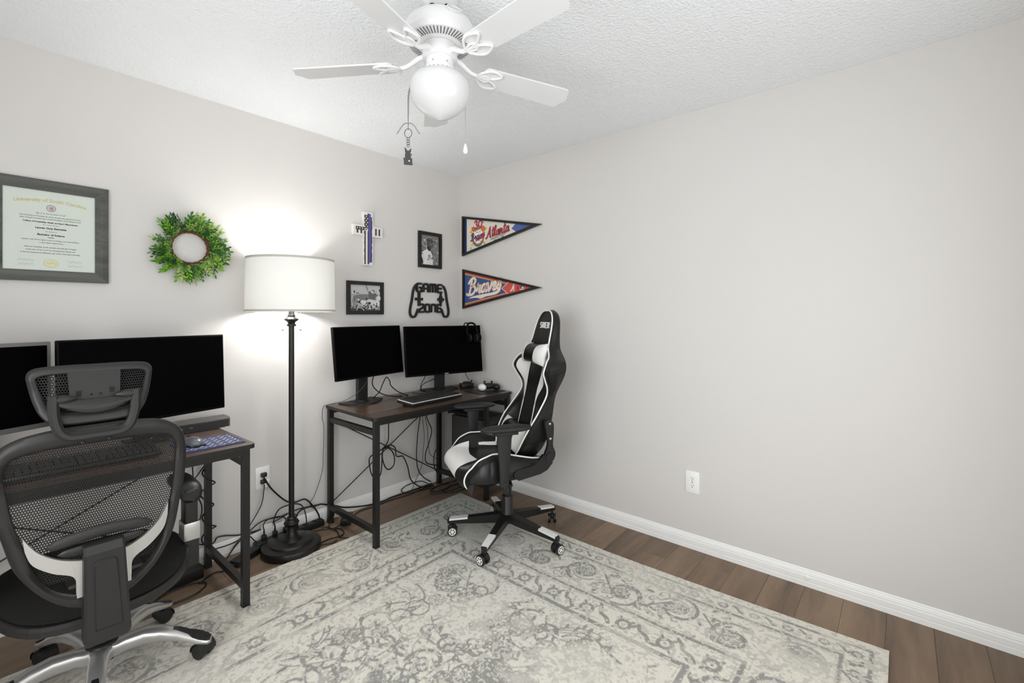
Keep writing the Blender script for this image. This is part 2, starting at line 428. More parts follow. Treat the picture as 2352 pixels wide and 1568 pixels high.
# cursive strokes, unit x-height 0.5
GL = {
 'B': (0.74, [[(.24, .98), (.18, .5), (.08, .04)], [(-.06, .72), (.1, .95), (.36, 1.06), (.58, .9), (.46, .64), (.22, .54), (.5, .52), (.62, .28), (.44, .04), (.14, 0), (-.12, .06), (-.16, .16)]]),
 'A': (0.72, [[(-.12, .12), (-.02, .0), (.16, .22), (.36, .72), (.46, 1.02), (.5, .5), (.54, .04), (.68, .1)], [(.12, .38), (.36, .4), (.6, .44)]]),
 'r': (0.42, [[(0, .12), (.1, .38), (.13, .52), (.16, .4), (.32, .46), (.26, .2), (.3, .03), (.44, .12)]]),
 'a': (0.52, [[(.4, .42), (.26, .5), (.1, .38), (.06, .14), (.16, .02), (.32, .12), (.42, .42), (.4, .14), (.46, .02), (.58, .12)]]),
 'v': (0.48, [[(0, .4), (.08, .5), (.14, .28), (.2, .03), (.36, .24), (.42, .5), (.52, .44)]]),
 'e': (0.42, [[(0, .16), (.2, .24), (.32, .38), (.24, .5), (.1, .4), (.07, .16), (.16, .03), (.32, .06), (.46, .18)]]),
 's': (0.4, [[(0, .12), (.16, .36), (.26, .54), (.26, .36), (.32, .16), (.2, .02), (.04, .06)]]),
 't': (0.34, [[(.24, 1.0), (.18, .6), (.12, .2), (.18, .03), (.34, .12)], [(.02, .62), (.4, .68)]]),
 'l': (0.3, [[(0, .12), (.18, .6), (.28, .92), (.2, 1.0), (.12, .7), (.1, .2), (.16, .03), (.3, .12)]]),
 'n': (0.5, [[(0, .4), (.07, .5), (.08, .25), (.06, .02), (.12, .3), (.26, .5), (.34, .4), (.32, .12), (.38, .02), (.5, .12)]]),
 'd': (0.52, [[(.4, .42), (.26, .5), (.1, .38), (.06, .14), (.16, .02), (.32, .12), (.48, 1.0), (.42, .14), (.48, .02), (.58, .12)]]),
}
def script_word(word, x, y, sc, slant=0.2, ang=0.0):
    out = []; ca, sa = math.cos(ang), math.sin(ang); cx = 0.0
    for ch in word:
        adv, st = GL[ch]
        for s_ in st:
            q = []
            for px, py in cat(s_, 4):
                u = (cx + px + slant * py) * sc; v = py * sc
                q.append((x + u * ca - v * sa, y + u * sa + v * ca))
            out.append(q)
        cx += adv
    return out

# ================================================================== STRUCTURE
H = 2.44; XL = -3.4; YF = -3.25
fl = MB(); fl.box(((XL + 0.12) / 2, (YF + 0.12) / 2, -0.03), (0.12 - XL, 0.12 - YF, 0.05))
floor = struct(obj('floor', fl, M['gap']))
pw = 0.152; pl = 1.22
plank_me = None
prow = 0; y = 0.0
while y > YF + 0.01:
    off = (prow * 0.47) % 1.0 * pl
    x = -off * 1.0
    x1 = 0.0
    cuts = [0.0]; xx = -(off if off > 0.08 else pl)
    while xx > XL: cuts.append(xx); xx -= pl
    cuts.append(XL)
    for a, b in zip(cuts, cuts[1:]):
        L_ = a - b - 0.0008
        if L_ < 0.03: continue
        mb = MB(); mb.box((0, 0, -0.0025), (L_, pw - 0.0007, 0.005), bev=0.0004, seg=1)
        p = obj('plank', mb, M['floor'], floor); p.location = ((a + b) / 2, y - pw / 2, 0.0)
    y -= pw; prow += 1
wl = MB(); wl.box((XL / 2, 0.06, H / 2 - 0.03), (-XL + 0.0, 0.12, H + 0.06)); struct(obj('wall_left', wl, M['wall']))
wr = MB(); wr.box((0.06, YF / 2 + 0.06, H / 2 - 0.03), (0.12, -YF + 0.12, H + 0.06)); struct(obj('wall_right', wr, M['wall']))
def wall_with_window(name, wname, horiz, pos, a0, a1, w0, w1, z0, z1):
    mb = MB(); th = .12; c = pos - th / 2
    def bx(u0, u1, v0, v1):
        if horiz: mb.box(((u0 + u1) / 2, c, (v0 + v1) / 2), (u1 - u0, th, v1 - v0))
        else: mb.box((c, (u0 + u1) / 2, (v0 + v1) / 2), (th, u1 - u0, v1 - v0))
    bx(a0, a1, 0, z0); bx(a0, a1, z1, H); bx(a0, w0, z0, z1); bx(w1, a1, z0, z1)
    struct(obj(name, mb, M['wall']))
    mb = MB(); f = .05
    def fx(u0, u1, v0, v1):
        if horiz: mb.box(((u0 + u1) / 2, pos - .03, (v0 + v1) / 2), (u1 - u0, .05, v1 - v0))
        else: mb.box((pos - .03, (u0 + u1) / 2, (v0 + v1) / 2), (.05, u1 - u0, v1 - v0))
    fx(w0, w1, z0, z0 + f); fx(w0, w1, z1 - f, z1); fx(w0, w0 + f, z0 + f, z1 - f); fx(w1 - f, w1, z0 + f, z1 - f)
    struct(obj(wname, mb, M['trim']))
wall_with_window('wall_back', 'added_window_1', True, YF, XL, 0.0, -2.3, -0.7, 0.4, 2.0)  # unseen walls; both window openings added for their light
wall_with_window('wall_side', 'added_window_2', False, XL, YF, 0.0, -2.95, -1.45, 0.4, 2.0)
ce = MB(); ce.box(((XL + 0.12) / 2, (YF + 0.12) / 2, H + 0.03), (0.12 - XL, 0.12 - YF, 0.06)); struct(obj('ceiling', ce, M['ceiling']))
# baseboards, moulded profile (out, up)
prof = [(0, 0), (.0125, 0), (.0125, .022), (.0105, .024), (.0105, .026), (.0125, .028), (.0125, .05), (.0105, .054), (.011, .060), (.0085, .063), (.0085, .066), (.0065, .070), (.004, .0735), (.004, .077), (.0015, .081), (0, .082)]
bl = MB(); n = len(prof)
bl.add([(XL, -u, v) for u, v in prof] + [(0, -u, v) for u, v in prof], [(i, i + 1, n + i + 1, n + i) for i in range(n - 1)] + [tuple(range(n)), tuple(range(2 * n - 1, n - 1, -1))])
struct(obj('baseboard_left', bl, M['trim']))
br = MB()
br.add([(-u, YF, v) for u, v in prof] + [(-u, -0.0, v) for u, v in prof], [(i, n + i, n + i + 1, i + 1) for i in range(n - 1)] + [tuple(range(n - 1, -1, -1)), tuple(range(n, 2 * n))])
struct(obj('baseboard_right', br, M['trim']))
pg = MB(); pg.lathe([(0.0, 0), (.011, 0), (.011, .003), (.009, .005), (.004, .0055), (.004, .003), (0.0003, .003)], 20, M=on_right(-2.439, .044, .0105))
tag(obj('cable_plug_cover', pg, M['white']), 'small round white cap on the right wall baseboard', 'cap')

# ================================================================== RUG (pattern worked out on a fine grid)
def make_rug():
    X0, X1, Y0, Y1 = -3.05, -0.315, -2.75, -0.345
    st = 0.0042
    nx = int((X1 - X0) / st); ny = int((Y1 - Y0) / st)
    R = np.random.RandomState(5)
    def vnoise(cell, seed):
        r = np.random.RandomState(seed); gx = int((X1 - X0) / cell) + 3; gy = int((Y1 - Y0) / cell) + 3
        g = r.rand(gx, gy)
        u = np.arange(nx + 1) * st / cell; v = np.arange(ny + 1) * st / cell
        i = u.astype(int); j = v.astype(int); fu = u - i; fv = v - j
        fu = fu * fu * (3 - 2 * fu); fv = fv * fv * (3 - 2 * fv)
        a = g[i][:, j] * (1 - fv) + g[i][:, j + 1] * fv; b = g[i + 1][:, j] * (1 - fv) + g[i + 1][:, j + 1] * fv
        return a * (1 - fu)[:, None] + b * fu[:, None]
    ink = np.zeros((nx + 1, ny + 1), np.float32)
    def stamp(x, y, r, v=1.0):
        ci = (x) / st; cj = (y) / st; k = r / st + 1.5
        i0, i1 = max(0, int(ci - k)), min(nx, int(ci + k) + 1); j0, j1 = max(0, int(cj - k)), min(ny, int(cj + k) + 1)
        if i0 >= i1 or j0 >= j1: return
        I, J = np.ogrid[i0:i1 + 1, j0:j1 + 1]
        d = np.sqrt((I - ci) ** 2 + (J - cj) ** 2) * st
        w = np.clip((r - d) / st + 0.5, 0, 1) * v
        ink[i0:i1 + 1, j0:j1 + 1] = np.maximum(ink[i0:i1 + 1, j0:j1 + 1], w)
    def stroke(pts, w, v=1.0):
        for (ax, ay), (bx, by) in zip(pts, pts[1:]):
            L = math.hypot(bx - ax, by - ay); k = max(1, int(L / (w * 0.5)))
            for q in range(k): stamp(ax + (bx - ax) * q / k, ay + (by - ay) * q / k, w / 2, v)
    def spiral(cx, cy, r, a0, turns, w, sgn=1, v=1.0):
        pts = []
        k = 26
        for q in range(k + 1):
            t = q / k; rr = r * (1 - 0.72 * t); a = a0 + sgn * turns * 2 * math.pi * t
            pts.append((cx + rr * math.cos(a), cy + rr * math.sin(a)))
        stroke(pts, w, v)
    def leaf(cx, cy, a, L, v=1.0):
        for q in range(7):
            t = q / 6; stamp(cx + math.cos(a) * L * t, cy + math.sin(a) * L * t, L * 0.22 * math.sin(math.pi * (0.12 + 0.8 * t)), v)
    def flower(cx, cy, r, v=1.0, k=7):
        for q in range(k):
            a = 2 * math.pi * q / k
            pts = [(cx + math.cos(a) * r * .55 + r * .42 * math.cos(b), cy + math.sin(a) * r * .55 + r * .42 * math.sin(b)) for b in np.linspace(a - 2.1, a + 2.1, 8)]
            stroke(pts, 0.011, v)
        stroke([(cx + r * .26 * math.cos(b), cy + r * .26 * math.sin(b)) for b in np.linspace(0, 6.3, 12)], 0.008, v)
        stamp(cx, cy, 0.007, v)
    W = X1 - X0; Hh = Y1 - Y0
    # four sides: along-coordinate s, depth d -> grid x,y
    def side(k):
        if k == 0: return (lambda s, d: (W - d, Hh - s)), Hh
        if k == 1: return (lambda s, d: (W - s, Hh - d)), W
        if k == 2: return (lambda s, d: (W - s, d)), W
        return (lambda s, d: (d, Hh - s)), Hh
    for k in range(4):
        f, Ln = side(k)
        for d, w, v in ((.050, .016, .9), (.137, .016, .9), (.153, .006, .6), (.388, .006, .6), (.408, .019, 1.0), (.428, .006, .6), (.566, .024, 1.0), (.588, .006, .6)):
            stroke([f(d, d), f(Ln - d, d)], w, v)
        s = 0.1; q = 0
        while s < Ln - 0.08:
            cx, cy = f(s, .092)
            if q % 2 == 0:
                stroke([(cx + .016 * math.cos(b), cy + .016 * math.sin(b)) for b in np.linspace(0, 6.3, 10)], .013, .95); stamp(cx, cy, .004, .8)
            else:
                stroke([f(s - .022, .072), f(s - .004, .085), f(s + .006, .1), f(s + .024, .112)], .015, .95); leaf(*f(s, .092), math.atan2(*(np.array(f(s + 1, .4)) - np.array(f(s, .09)))[::-1]), .026, .8)
            s += .062; q += 1
        s = 0.5; q = 0
        while s < Ln - 0.44:
            cx, cy = f(s, .497)
            if q % 2 == 0:
                stroke([(cx + .027 * math.cos(b), cy + .027 * math.sin(b)) for b in np.linspace(0, 6.3, 14)], .019, 1.0); stamp(cx, cy, .006, .9)
                for b in (0.6, 2.5, 3.8, 5.6): leaf(cx + .027 * math.cos(b), cy + .027 * math.sin(b), b, .032, .95)
            else:
                p = [f(s - .035, .462), f(s - .02, .49), f(s + .005, .5), f(s + .02, .512), f(s + .036, .535)]
                stroke(cat(p, 3), .020, 1.0); leaf(*p[0], rng.random() * 6, .042); leaf(*p[-1], rng.random() * 6, .042)
            s += .088; q += 1
        # main border: running scrolls with flower heads
        s = 0.28; q = 0
        while s < Ln - 0.2:
            up = 1 if q % 2 else -1
            c = f(s, .272 + up * .022); a0 = rng.random() * 6.28
            spiral(c[0], c[1], .098, a0, 1.15, .017, up, 1.0)
            spiral(c[0], c[1], .080, a0 + 1.0, .7, .010, up, .8)
            flower(c[0] + rng.uniform(-.012, .012), c[1] + rng.uniform(-.012, .012), .042, .85)
            a = f(s + .1, .272 + up * .06); b = f(s + .15, .272); e = f(s + .2, .272 - up * .06)
            stroke(cat([a, b, e], 6), .0115, .95)
            for _ in range(11):
                t = rng.random(); u = f(s + .1 + t * .12, .272 + rng.uniform(-.11, .11)); leaf(u[0], u[1], rng.random() * 6.28, rng.uniform(.025, .05), .9)
            for _ in range(9):
                u = f(s + rng.uniform(-.11, .2), .272 + rng.uniform(-.11, .11))
                spiral(u[0], u[1], rng.uniform(.012, .03), rng.random() * 6.28, .8, .009, rng.choice((-1, 1)), .7)
            s += .235; q += 1
    # field: vines, curled stems, flower heads, dense medallion
    m = 0.61; fx0, fx1, fy0, fy1 = m, W - m, m, Hh - m
    for _ in range(110):
        cx, cy = rng.uniform(fx0 + .05, fx1 - .05), rng.uniform(fy0 + .05, fy1 - .05)
        a = rng.random() * 6.28; pts = [(cx, cy)]; cv = rng.uniform(-7, 7)
        for q in range(rng.randint(12, 30)):
            a += cv * .012; cv += rng.uniform(-2.4, 2.4); cv = max(-14, min(14, cv))
            nxt = (pts[-1][0] + .013 * math.cos(a), pts[-1][1] + .013 * math.sin(a))
            if not (fx0 < nxt[0] < fx1 and fy0 < nxt[1] < fy1): break
            pts.append(nxt)
            if q % 5 == 4: leaf(nxt[0], nxt[1], a + rng.choice((-1, 1)) * 1.0, rng.uniform(.022, .05), .9)
        stroke(pts, rng.choice((.007, .009, .013)), rng.uniform(.8, 1))
    for _ in range(72):
        cx, cy = rng.uniform(fx0 + .07, fx1 - .07), rng.uniform(fy0 + .07, fy1 - .07)
        spiral(cx, cy, rng.uniform(.04, .1), rng.random() * 6.28, rng.uniform(.6, 1.2), rng.uniform(.010, .018), rng.choice((-1, 1)), .95)
    for _ in range(46):
        flower(rng.uniform(fx0 + .06, fx1 - .06), rng.uniform(fy0 + .06, fy1 - .06), rng.uniform(.035, .07), rng.uniform(.7, 1), rng.choice((6, 7, 8)))
    for _ in range(52):
        t = rng.random() * 6.28; r = rng.random() ** .6
        flower(W / 2 + .1 + .46 * r * math.cos(t), Hh / 2 - .05 + .36 * r * math.sin(t), rng.uniform(.03, .06), rng.uniform(.75, 1), rng.choice((5, 6, 8)))
    # weave noise, worn patches and tints painted in to imitate a colour cast of the light
    n1 = vnoise(.011, 1); n2 = vnoise(.0065, 2); n3 = vnoise(.27, 3); n4 = vnoise(.09, 4); n5 = vnoise(.75, 6); n6 = vnoise(.022, 9)
    wear = np.clip((n3 * .55 + n4 * .45 - .22) * 3.4, 0.22, 1)
    cover = np.clip((ink * 1.3 - (n1 * .5 + n2 * .5) * 1.15 + .22) * 1.6, 0, 1) * (ink > .02)
    speck = np.clip((n2 * .5 + n6 * .5 - .57) * 4, 0, 1) * np.clip((n4 - .40) * 4, 0, 1) * .45
    k = np.clip(cover * wear * .92 + speck, 0, 1)[..., None]
    lc = lambda c: np.array(rgb(*c)[:3], np.float32)
    gx = np.linspace(0, 1, nx + 1)[:, None]; gy = np.linspace(0, 1, ny + 1)[None, :]
    base = np.ones((nx + 1, ny + 1, 3), np.float32) * lc((219, 216, 208))
    warm = np.clip(n5 * 1.3 - .25, 0, 1)[..., None]
    base = base * (1 - .5 * warm) + lc((222, 215, 197)) * .5 * warm
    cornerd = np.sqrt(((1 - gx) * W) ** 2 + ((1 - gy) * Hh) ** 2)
    corner_cast = np.clip(1.05 - cornerd / .95, 0, 1)[..., None]  # bluish corner tint imitates the cast of the light
    base = base * (1 - .75 * corner_cast) + lc((160, 172, 168)) * .75 * corner_cast
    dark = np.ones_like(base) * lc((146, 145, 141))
    dark = dark * (1 - .6 * corner_cast) + lc((92, 104, 106)) * .6 * corner_cast
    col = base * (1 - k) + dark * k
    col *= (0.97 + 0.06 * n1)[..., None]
    # grid mesh with slightly bowed long edge
    ii = np.arange(nx + 1); jj = np.arange(ny + 1)
    PX = X0 + (X1 - X0) * ii[:, None] / nx + 0 * jj[None, :]
    PY = Y0 + (Y1 - Y0) * jj[None, :] / ny + 0 * ii[:, None]
    PX = PX - 0.042 * np.sin(np.pi * jj[None, :] / ny) * (ii[:, None] / nx)
    PZ = np.full_like(PX, 0.0102) + 0.0006 * n1
    V = np.stack([PX, PY, PZ], -1).reshape(-1, 3).astype(np.float32)
    idx = (ii[:-1, None] * (ny + 1) + jj[None, :-1]).reshape(-1)
    F = np.stack([idx, idx + ny + 1, idx + ny + 2, idx + 1], -1).astype(np.int32)
    me = bpy.data.meshes.new('pile')
    me.vertices.add(len(V)); me.vertices.foreach_set('co', V.reshape(-1))
    me.loops.add(F.size); me.loops.foreach_set('vertex_index', F.reshape(-1))
    me.polygons.add(len(F)); me.polygons.foreach_set('loop_start', np.arange(0, F.size, 4, dtype=np.int32))
    me.update(calc_edges=True)
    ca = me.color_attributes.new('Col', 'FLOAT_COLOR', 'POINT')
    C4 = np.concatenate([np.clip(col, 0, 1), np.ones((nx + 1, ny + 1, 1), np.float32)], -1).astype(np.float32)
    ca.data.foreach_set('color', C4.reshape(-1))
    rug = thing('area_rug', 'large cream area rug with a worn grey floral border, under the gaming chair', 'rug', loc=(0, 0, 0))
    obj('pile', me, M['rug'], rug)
    # bound edge
    e = MB(); P = []
    for j in range(0, 25): P.append((X1 - .042 * math.sin(math.pi * (1 - j / 24)), Y1 + (Y0 - Y1) * j / 24))
    P += [(X0, Y0), (X0, Y1)]
    e.prism(P, 0.0006, 0.0104)
    obj('edge', e, M['edge'], rug)
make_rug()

# ================================================================== DESKS
def desk(name, label, x0, x1, top_m, legs_x, ztop, shelf=False, braces=()):
    t = thing(name, label, 'desk', loc=((x0 + x1) / 2, -0.3, 0)); t0 = Vector(t.location)
    yb, yf = -0.03, -0.592
    c = lambda x, y, z: (x - t0.x, y - t0.y, z)
    mb = MB(); r = 0.022; P = []
    for (cx, cy, a0) in ((x1 - r, yb - .006, 0), (x0 + r, yb - .006, 1), (x0 + r, yf + r, 2), (x1 - r, yf + r, 3)):
        rr = r if a0 > 1 else .006
        for k in range(6):
            a = math.pi / 2 * (a0 + k / 5); P.append((cx - t0.x + rr * math.cos(a), cy - t0.y + rr * math.sin(a)))
    mb.prism(P, ztop - .019, ztop, smooth=True)
    dt = obj('desktop', mb, top_m, t)
    eb = MB(); eb.ribbon(P, .0022, ztop - .0192, ztop - .0012, True); obj('edge_band', eb, M['steel'], dt)
    w = .029; zt = ztop - .019
    ylb, ylf = -.055, -.56
    fr = MB()
    for yy in (ylb, ylf): fr.bar(c(x0 + .02, yy, zt - .0155), c(x1 - .02, yy, zt - .0155), .026, .03)
    obj('top_frame', fr, M['steel'], t)
    for lx in legs_x:
        for yy, zb in ((ylb, 0.0), (ylf, 0.0105 if yy_on_rug(lx) else 0.0)):
            l = MB(); l.bar(c(lx, yy, zb + .004), c(lx, yy, zt), w, up=(0, 1, 0)); lo = obj('leg', l, M['steel'], t)
            f = MB(); f.box(c(lx, yy, zb + .002), (w + .002, w + .002, .004)); obj('foot_pad', f, M['black'], lo)
        s_ = MB(); s_.bar(c(lx, ylb - .0146, .1), c(lx, ylf + .0146, .1), .026, .03); obj('lower_stretcher', s_, M['steel'], t)
        s_ = MB(); s_.bar(c(lx, ylb - .0146, .648), c(lx, ylf + .0146, .648), .024, .03); obj('upper_side_rail', s_, M['steel'], t)
    for a, b in braces:
        q = MB(); q.cyl(c(*a), c(*b), .0035, n=8); obj('brace_rod', q, M['steel'], t)
    return t, c
def yy_on_rug(x): return x < -0.34
gd, gc = desk('gaming_desk', 'dark walnut topped desk with black metal legs in the corner', -1.19, -0.022, M['desk'], (-1.155, -0.27, -0.045), 0.738,
    braces=(((-1.14, -.047, .64), (-.28, -.047, .10)), ((-1.14, -.046, .12), (-.28, -.046, .66))))
# shelf and low rails between the two right-hand leg pairs
s_ = MB(); s_.box(gc(-.157, -.355, .565), (.2, .40, .012)); obj('shelf', s_, M['steel'], gd)
for z in (.565, .10):
    for yy in (-.15, -.56):
        q = MB(); q.bar(gc(-.2555, yy, z), gc(-.0595, yy, z), .022, .024); obj('shelf_rail', q, M['steel'], gd)
ld, lc_ = desk('work_desk', 'walnut topped desk with black metal legs behind the mesh office chair', -3.0, -1.79, M['desk2'], (-2.96, -1.822), 0.732,
    braces=(((-2.95, -.047, .66), (-1.84, -.047, .12)), ((-2.95, -.046, .12), (-1.84, -.046, .66))))
cs = MB(); cs.box((0, 0, .215), (.165, .36, .43), bev=.006)
ct = thing('computer_tower', 'dark grey box shaped computer case under the right end of the corner desk', 'computer', loc=(-.157, -.345, .1125))
obj('case', cs, M['fabriccase'], ct)
q = MB(); q.box((0, -.181, .215), (.13, .004, .36)); obj('front_panel', q, M['blackm'], ct)
q = MB(); q.cyl((0.03, -.183, .38), (0.03, -.187, .38), .006); obj('power_button', q, M['chrome'], ct)

# ================================================================== MONITORS
def monitor(name, label, px, yaw, tilt, w, h, base, bez, foot=None, ztop=.738, logo=None, thick=.022, bezw=.007, stand=True):
    """px = bottom centre of the panel; base = (x, y) of the foot"""
    t = thing(name, label, 'monitor', loc=(base[0], base[1], ztop), rz=yaw)
    inv = (T(base[0], base[1], ztop) @ Rz(yaw)).inverted()
    pm = inv @ (T(*px) @ Rz(yaw)) @ rot_axis(-tilt, 'X')    # panel frame: x right, z up, -y out of the screen
    mb = MB(); mb.box((0, thick / 2, h / 2), (w, thick, h), M=pm, bev=.004)
    hs = obj('housing', mb, bez, t)
    mb = MB(); mb.box((0, -.0006, h / 2 + .003), (w - 2 * bezw, .0016, h - 2 * bezw - .006), M=pm)
    obj('screen', mb, M['screen'], t)
    mb = MB(); mb.box((0, thick + .018, h * .5), (w * .5, .036, h * .55), M=pm, bev=.012); obj('rear_cover', mb, M['bezel'], t)
    if stand:
        pb = pm @ Vector((0, thick + .03, h * .42))
        mb = MB(); mb.bar((0, .03, .006), (0, .03, max(.22, pb.z)), .075, .028, up=(0, 1, 0)); mb.bar((0, .03, pb.z), tuple(pb), .06, .06)
        obj('stand_post', mb, M['blackm'], t)
        mb = MB(); mb.prism([(-.135, .09), (.135, .09), (.135, -.02), (.02, -.085), (-.02, -.085), (-.135, -.02)] if foot is None else foot, 0.0003, .008)
        obj('stand_base', mb, M['blackm'], t)
        mb = MB(); mb.lathe([(.047, .008), (.047, .013), (.044, .016), (.0, .016)], 24, c=(0, .03, 0)); obj('swivel_ring', mb, M['black'], t)
    if logo:
        me = text_mesh(logo, .013, .0003); o = obj('brand_mark', me, M['logo'], t)
        o.matrix_local = pm @ T(0, -.0008, .0065) @ rot_axis(R_(90), 'X')
    return t
monitor('monitor', 'left one of the two black monitors on the corner desk, on a black stand', (-.9475, -.205, .909), .1725, .1174, .555, .325, (-.962, -.135), M['bezel'])
monitor('monitor', 'right of the two black monitors on the corner desk, headset over its edge', (-.3885, -.278, .8742), -.2435, .111, .617, .352, (-.325, -.145), M['bezel'], logo='ASUS')
monitor('monitor', 'wide black monitor on the work desk, right of the office chair headrest', (-2.103, -.311, .849), .206, .041, .61, .36, (-2.10, -.19), M['bezel'], ztop=.732, foot=[(-.06, .09), (.06, .09), (.06, -.06), (-.06, -.06)])
# the partly cut off monitor at the picture's left edge, silver rim
ed = (math.cos(.4275), math.sin(.4275))
wD = .54; cD = (-2.4768 + (.149 / 2) * ed[0] - wD / 2 * ed[0], -.2918 + (.149 / 2) * ed[1] - wD / 2 * ed[1], .8719)
monitor('monitor', 'silver rimmed monitor at the left edge, half hidden by the headrest', cD, .4275, .011, wD, .33, (cD[0] + .01, cD[1] + .10), M['silverbez'], ztop=.732, bezw=.014)

# headset hung over the right gaming monitor
hm = T(-.3885, -.278, .8742) @ Rz(-.2435) @ rot_axis(-.111, 'X')
hs = thing('headset', 'black headset hanging over the top right corner of a monitor', 'headset', mtx=hm @ T(.215, -.002, .355))
mb = MB(); arc = [(-.035, -.05, -.06), (-.034, -.035, -.02), (-.03, -.008, .006), (-.03, .02, .012), (-.03, .045, -.012)]
mb.tube(cat([(-.045, -.028, -.075), (-.04, -.026, -.03), (-.028, -.02, .004), (0, -.018, .0135), (.028, -.02, .004), (.04, -.026, -.03), (.045, -.028, -.075)], 5), .0075, 8, flat=(1, 1))
obj('headband', mb, M['bezel'], hs)
for sx in (-1, 1):
    mb = MB(); mb.tube([(sx * .058, -.03, -.10), (sx * .035, -.03, -.10)], .034, 18); c = obj('ear_cup', mb, M['bezel'], hs)
    mb = MB(); mb.tube([(sx * .035, -.03, -.10), (sx * .020, -.03, -.10)], .028, 18); obj('ear_pad', mb, M['black'], c)
mb = MB(); mb.tube(cat([(-.03, -.022, .004), (-.03, -.005, .016), (-.03, .02, .016), (-.03, .04, .0)], 4), .004, 6); obj('hook_strap', mb, M['bezel'], hs)

# ================================================================== KEYBOARDS, MICE, PADS
def keyboard(label, loc, rz, w, d, led, tilt=0.09):
    t = thing('keyboard', label, 'keyboard', mtx=T(*loc) @ Rz(rz) @ rot_axis(tilt, 'X'))
    mb = MB(); mb.box((0, 0, .011), (w, d, .018), bev=.004); obj('case', mb, M['black'], t)
    if led:
        mb = MB(); mb.box((0, 0, .0205), (w - .006, d - .006, .0018)); obj('light_edge', mb, M['led'], t)
        mb = MB(); mb.box((0, 0, .0214), (w - .016, d - .016, .0012)); obj('key_glow_plate', mb, M['led'], t)  # pale plates stand in for the key backlight, glow painted as colour
    kc = MB(); cols = 21; p = (w - .02) / cols; rows = 6; pr = (d - .018) / rows
    for r in range(rows):
        x = 0
        while x < cols:
            kw = 1
            if r == 0 and 4 <= x <= 8: kw = 5
            elif x in (0, 12) and 0 < r < 5: kw = 2
            kc.box((-w / 2 + .01 + (x + kw / 2) * p, -d / 2 + .009 + (r + .5) * pr, .0255), (kw * p - .0042, pr - .0046, .010)); x += kw
    stuff(obj('keycaps', kc, M['keycap'], t))
    for sx in (-1, 1):
        mb = MB(); mb.box((sx * (w / 2 - .05), d / 2 - .02, -.0045), (.03, .012, .011)); obj('tilt_foot', mb, M['black'], t)
    return t
keyboard('black mechanical keyboard with white lit edges on the corner desk', (-.66, -.43, .7455), .36 - .30, .44, .15, True, .07)
keyboard('black keyboard on the work desk, seen through the mesh chair back', (-2.33, -.43, .7395), .02, .44, .14, False, .06)

pd = thing('mouse_pad', 'black mouse pad under the game controller on the corner desk', 'mouse pad', loc=(-.15, -.43, .738), rz=-.10)
mb = MB(); mb.box((0, 0, .002), (.235, .20, .003), bev=.0012, seg=1); obj('pad', mb, M['black'], pd)
# game controller
gcn = thing('game_controller', 'two tone game controller, one white grip, lying on the black mouse pad', 'controller', loc=(-.115, -.435, .7415), rz=-.45)
mb = MB(); mb.sphere((0, 0, .032), (.062, .038, .022)); mb.sphere((.055, -.02, .026), (.028, .042, .024)); mb.box((0, .02, .036), (.09, .03, .02), bev=.008)
obj('body', mb, M['black'], gcn)
mb = MB(); mb.sphere((-.056, -.018, .027), (.029, .046, .0255)); plab(obj('grip', mb, M['white'], gcn), 'white left grip')
for x, y in ((-.028, .008), (.022, -.012)):
    mb = MB(); mb.cyl((x, y, .048), (x, y, .062), .006); mb.lathe([(.0, .062), (.010, .062), (.011, .066), (.008, .069), (.0, .068)], 14, c=(x, y, 0)); obj('thumb_stick', mb, M['black'], gcn)
mb = MB()
for a in range(4): mb.sphere((.04 + .012 * math.cos(a * math.pi / 2), .012 + .012 * math.sin(a * math.pi / 2), .05), .0045, 8, 5)
obj('buttons', mb, M['chrome'], gcn)
mb = MB(); mb.box((0, .036, .04), (.10, .014, .012), bev=.004); obj('shoulder_bar', mb, M['chrome'], gcn)
# small adapter box behind
ad = thing('adapter_hub', 'small black adapter box in the back corner of the corner desk', 'adapter', loc=(-.13, -.215, .738), rz=-.4)
mb = MB(); mb.box((0, 0, .019), (.10, .065, .036), bev=.004); obj('body', mb, M['black'], ad)
mb = MB(); mb.box((.0, -.005, .043), (.05, .04, .012), bev=.003); obj('dock_top', mb, M['blackm'], ad)
mb = MB(); mb.cyl((.035, .0, .037), (.045, .004, .058), .006); obj('plug', mb, M['black'], ad)

mpd = thing('mouse_pad', 'navy mouse pad with a white lattice pattern on the work desk', 'mouse pad', loc=(-1.93, -.43, .732))
mb = MB(); mb.box((0, 0, .0018), (.235, .215, .003), bev=.001, seg=1); obj('pad', mb, M['navy'], mpd)
art = Art(0.0034, 0)
p = .036
for i in range(-4, 5):
    for j in range(-4, 5):
        cx, cy = i * p, j * p
        for pts in ([(cx - p / 2, cy), (cx - p * .28, cy + p * .12), (cx - p * .12, cy + p * .28), (cx, cy + p / 2)], [(cx, cy - p / 2), (cx + p * .12, cy - p * .28), (cx + p * .28, cy - p * .12), (cx + p / 2, cy)],
                    [(cx - p / 2, cy), (cx - p * .28, cy - p * .12), (cx - p * .12, cy - p * .28), (cx, cy - p / 2)], [(cx, cy + p / 2), (cx + p * .12, cy + p * .28), (cx + p * .28, cy + p * .12), (cx + p / 2, cy)]):
            if all(abs(x) < .116 and abs(y) < .106 for x, y in pts): art.stroke(pts, .0042, rgb(206, 210, 232))
art.build('lattice_print', M['print'], mpd)
ms = thing('computer_mouse', 'silver grey computer mouse on the navy lattice pad', 'mouse', loc=(-1.985, -.425, .7352), rz=.15)
mb = MB(); mb.sphere((0, 0, .013), (.033, .056, .024), 18, 10); mb.box((0, 0, .005), (.055, .095, .008), bev=.003); obj('shell', mb, M['mouse'], ms)
mb = MB(); mb.box((0, .0, .004), (.062, .106, .007), bev=.003); obj('base', mb, M['black'], ms)
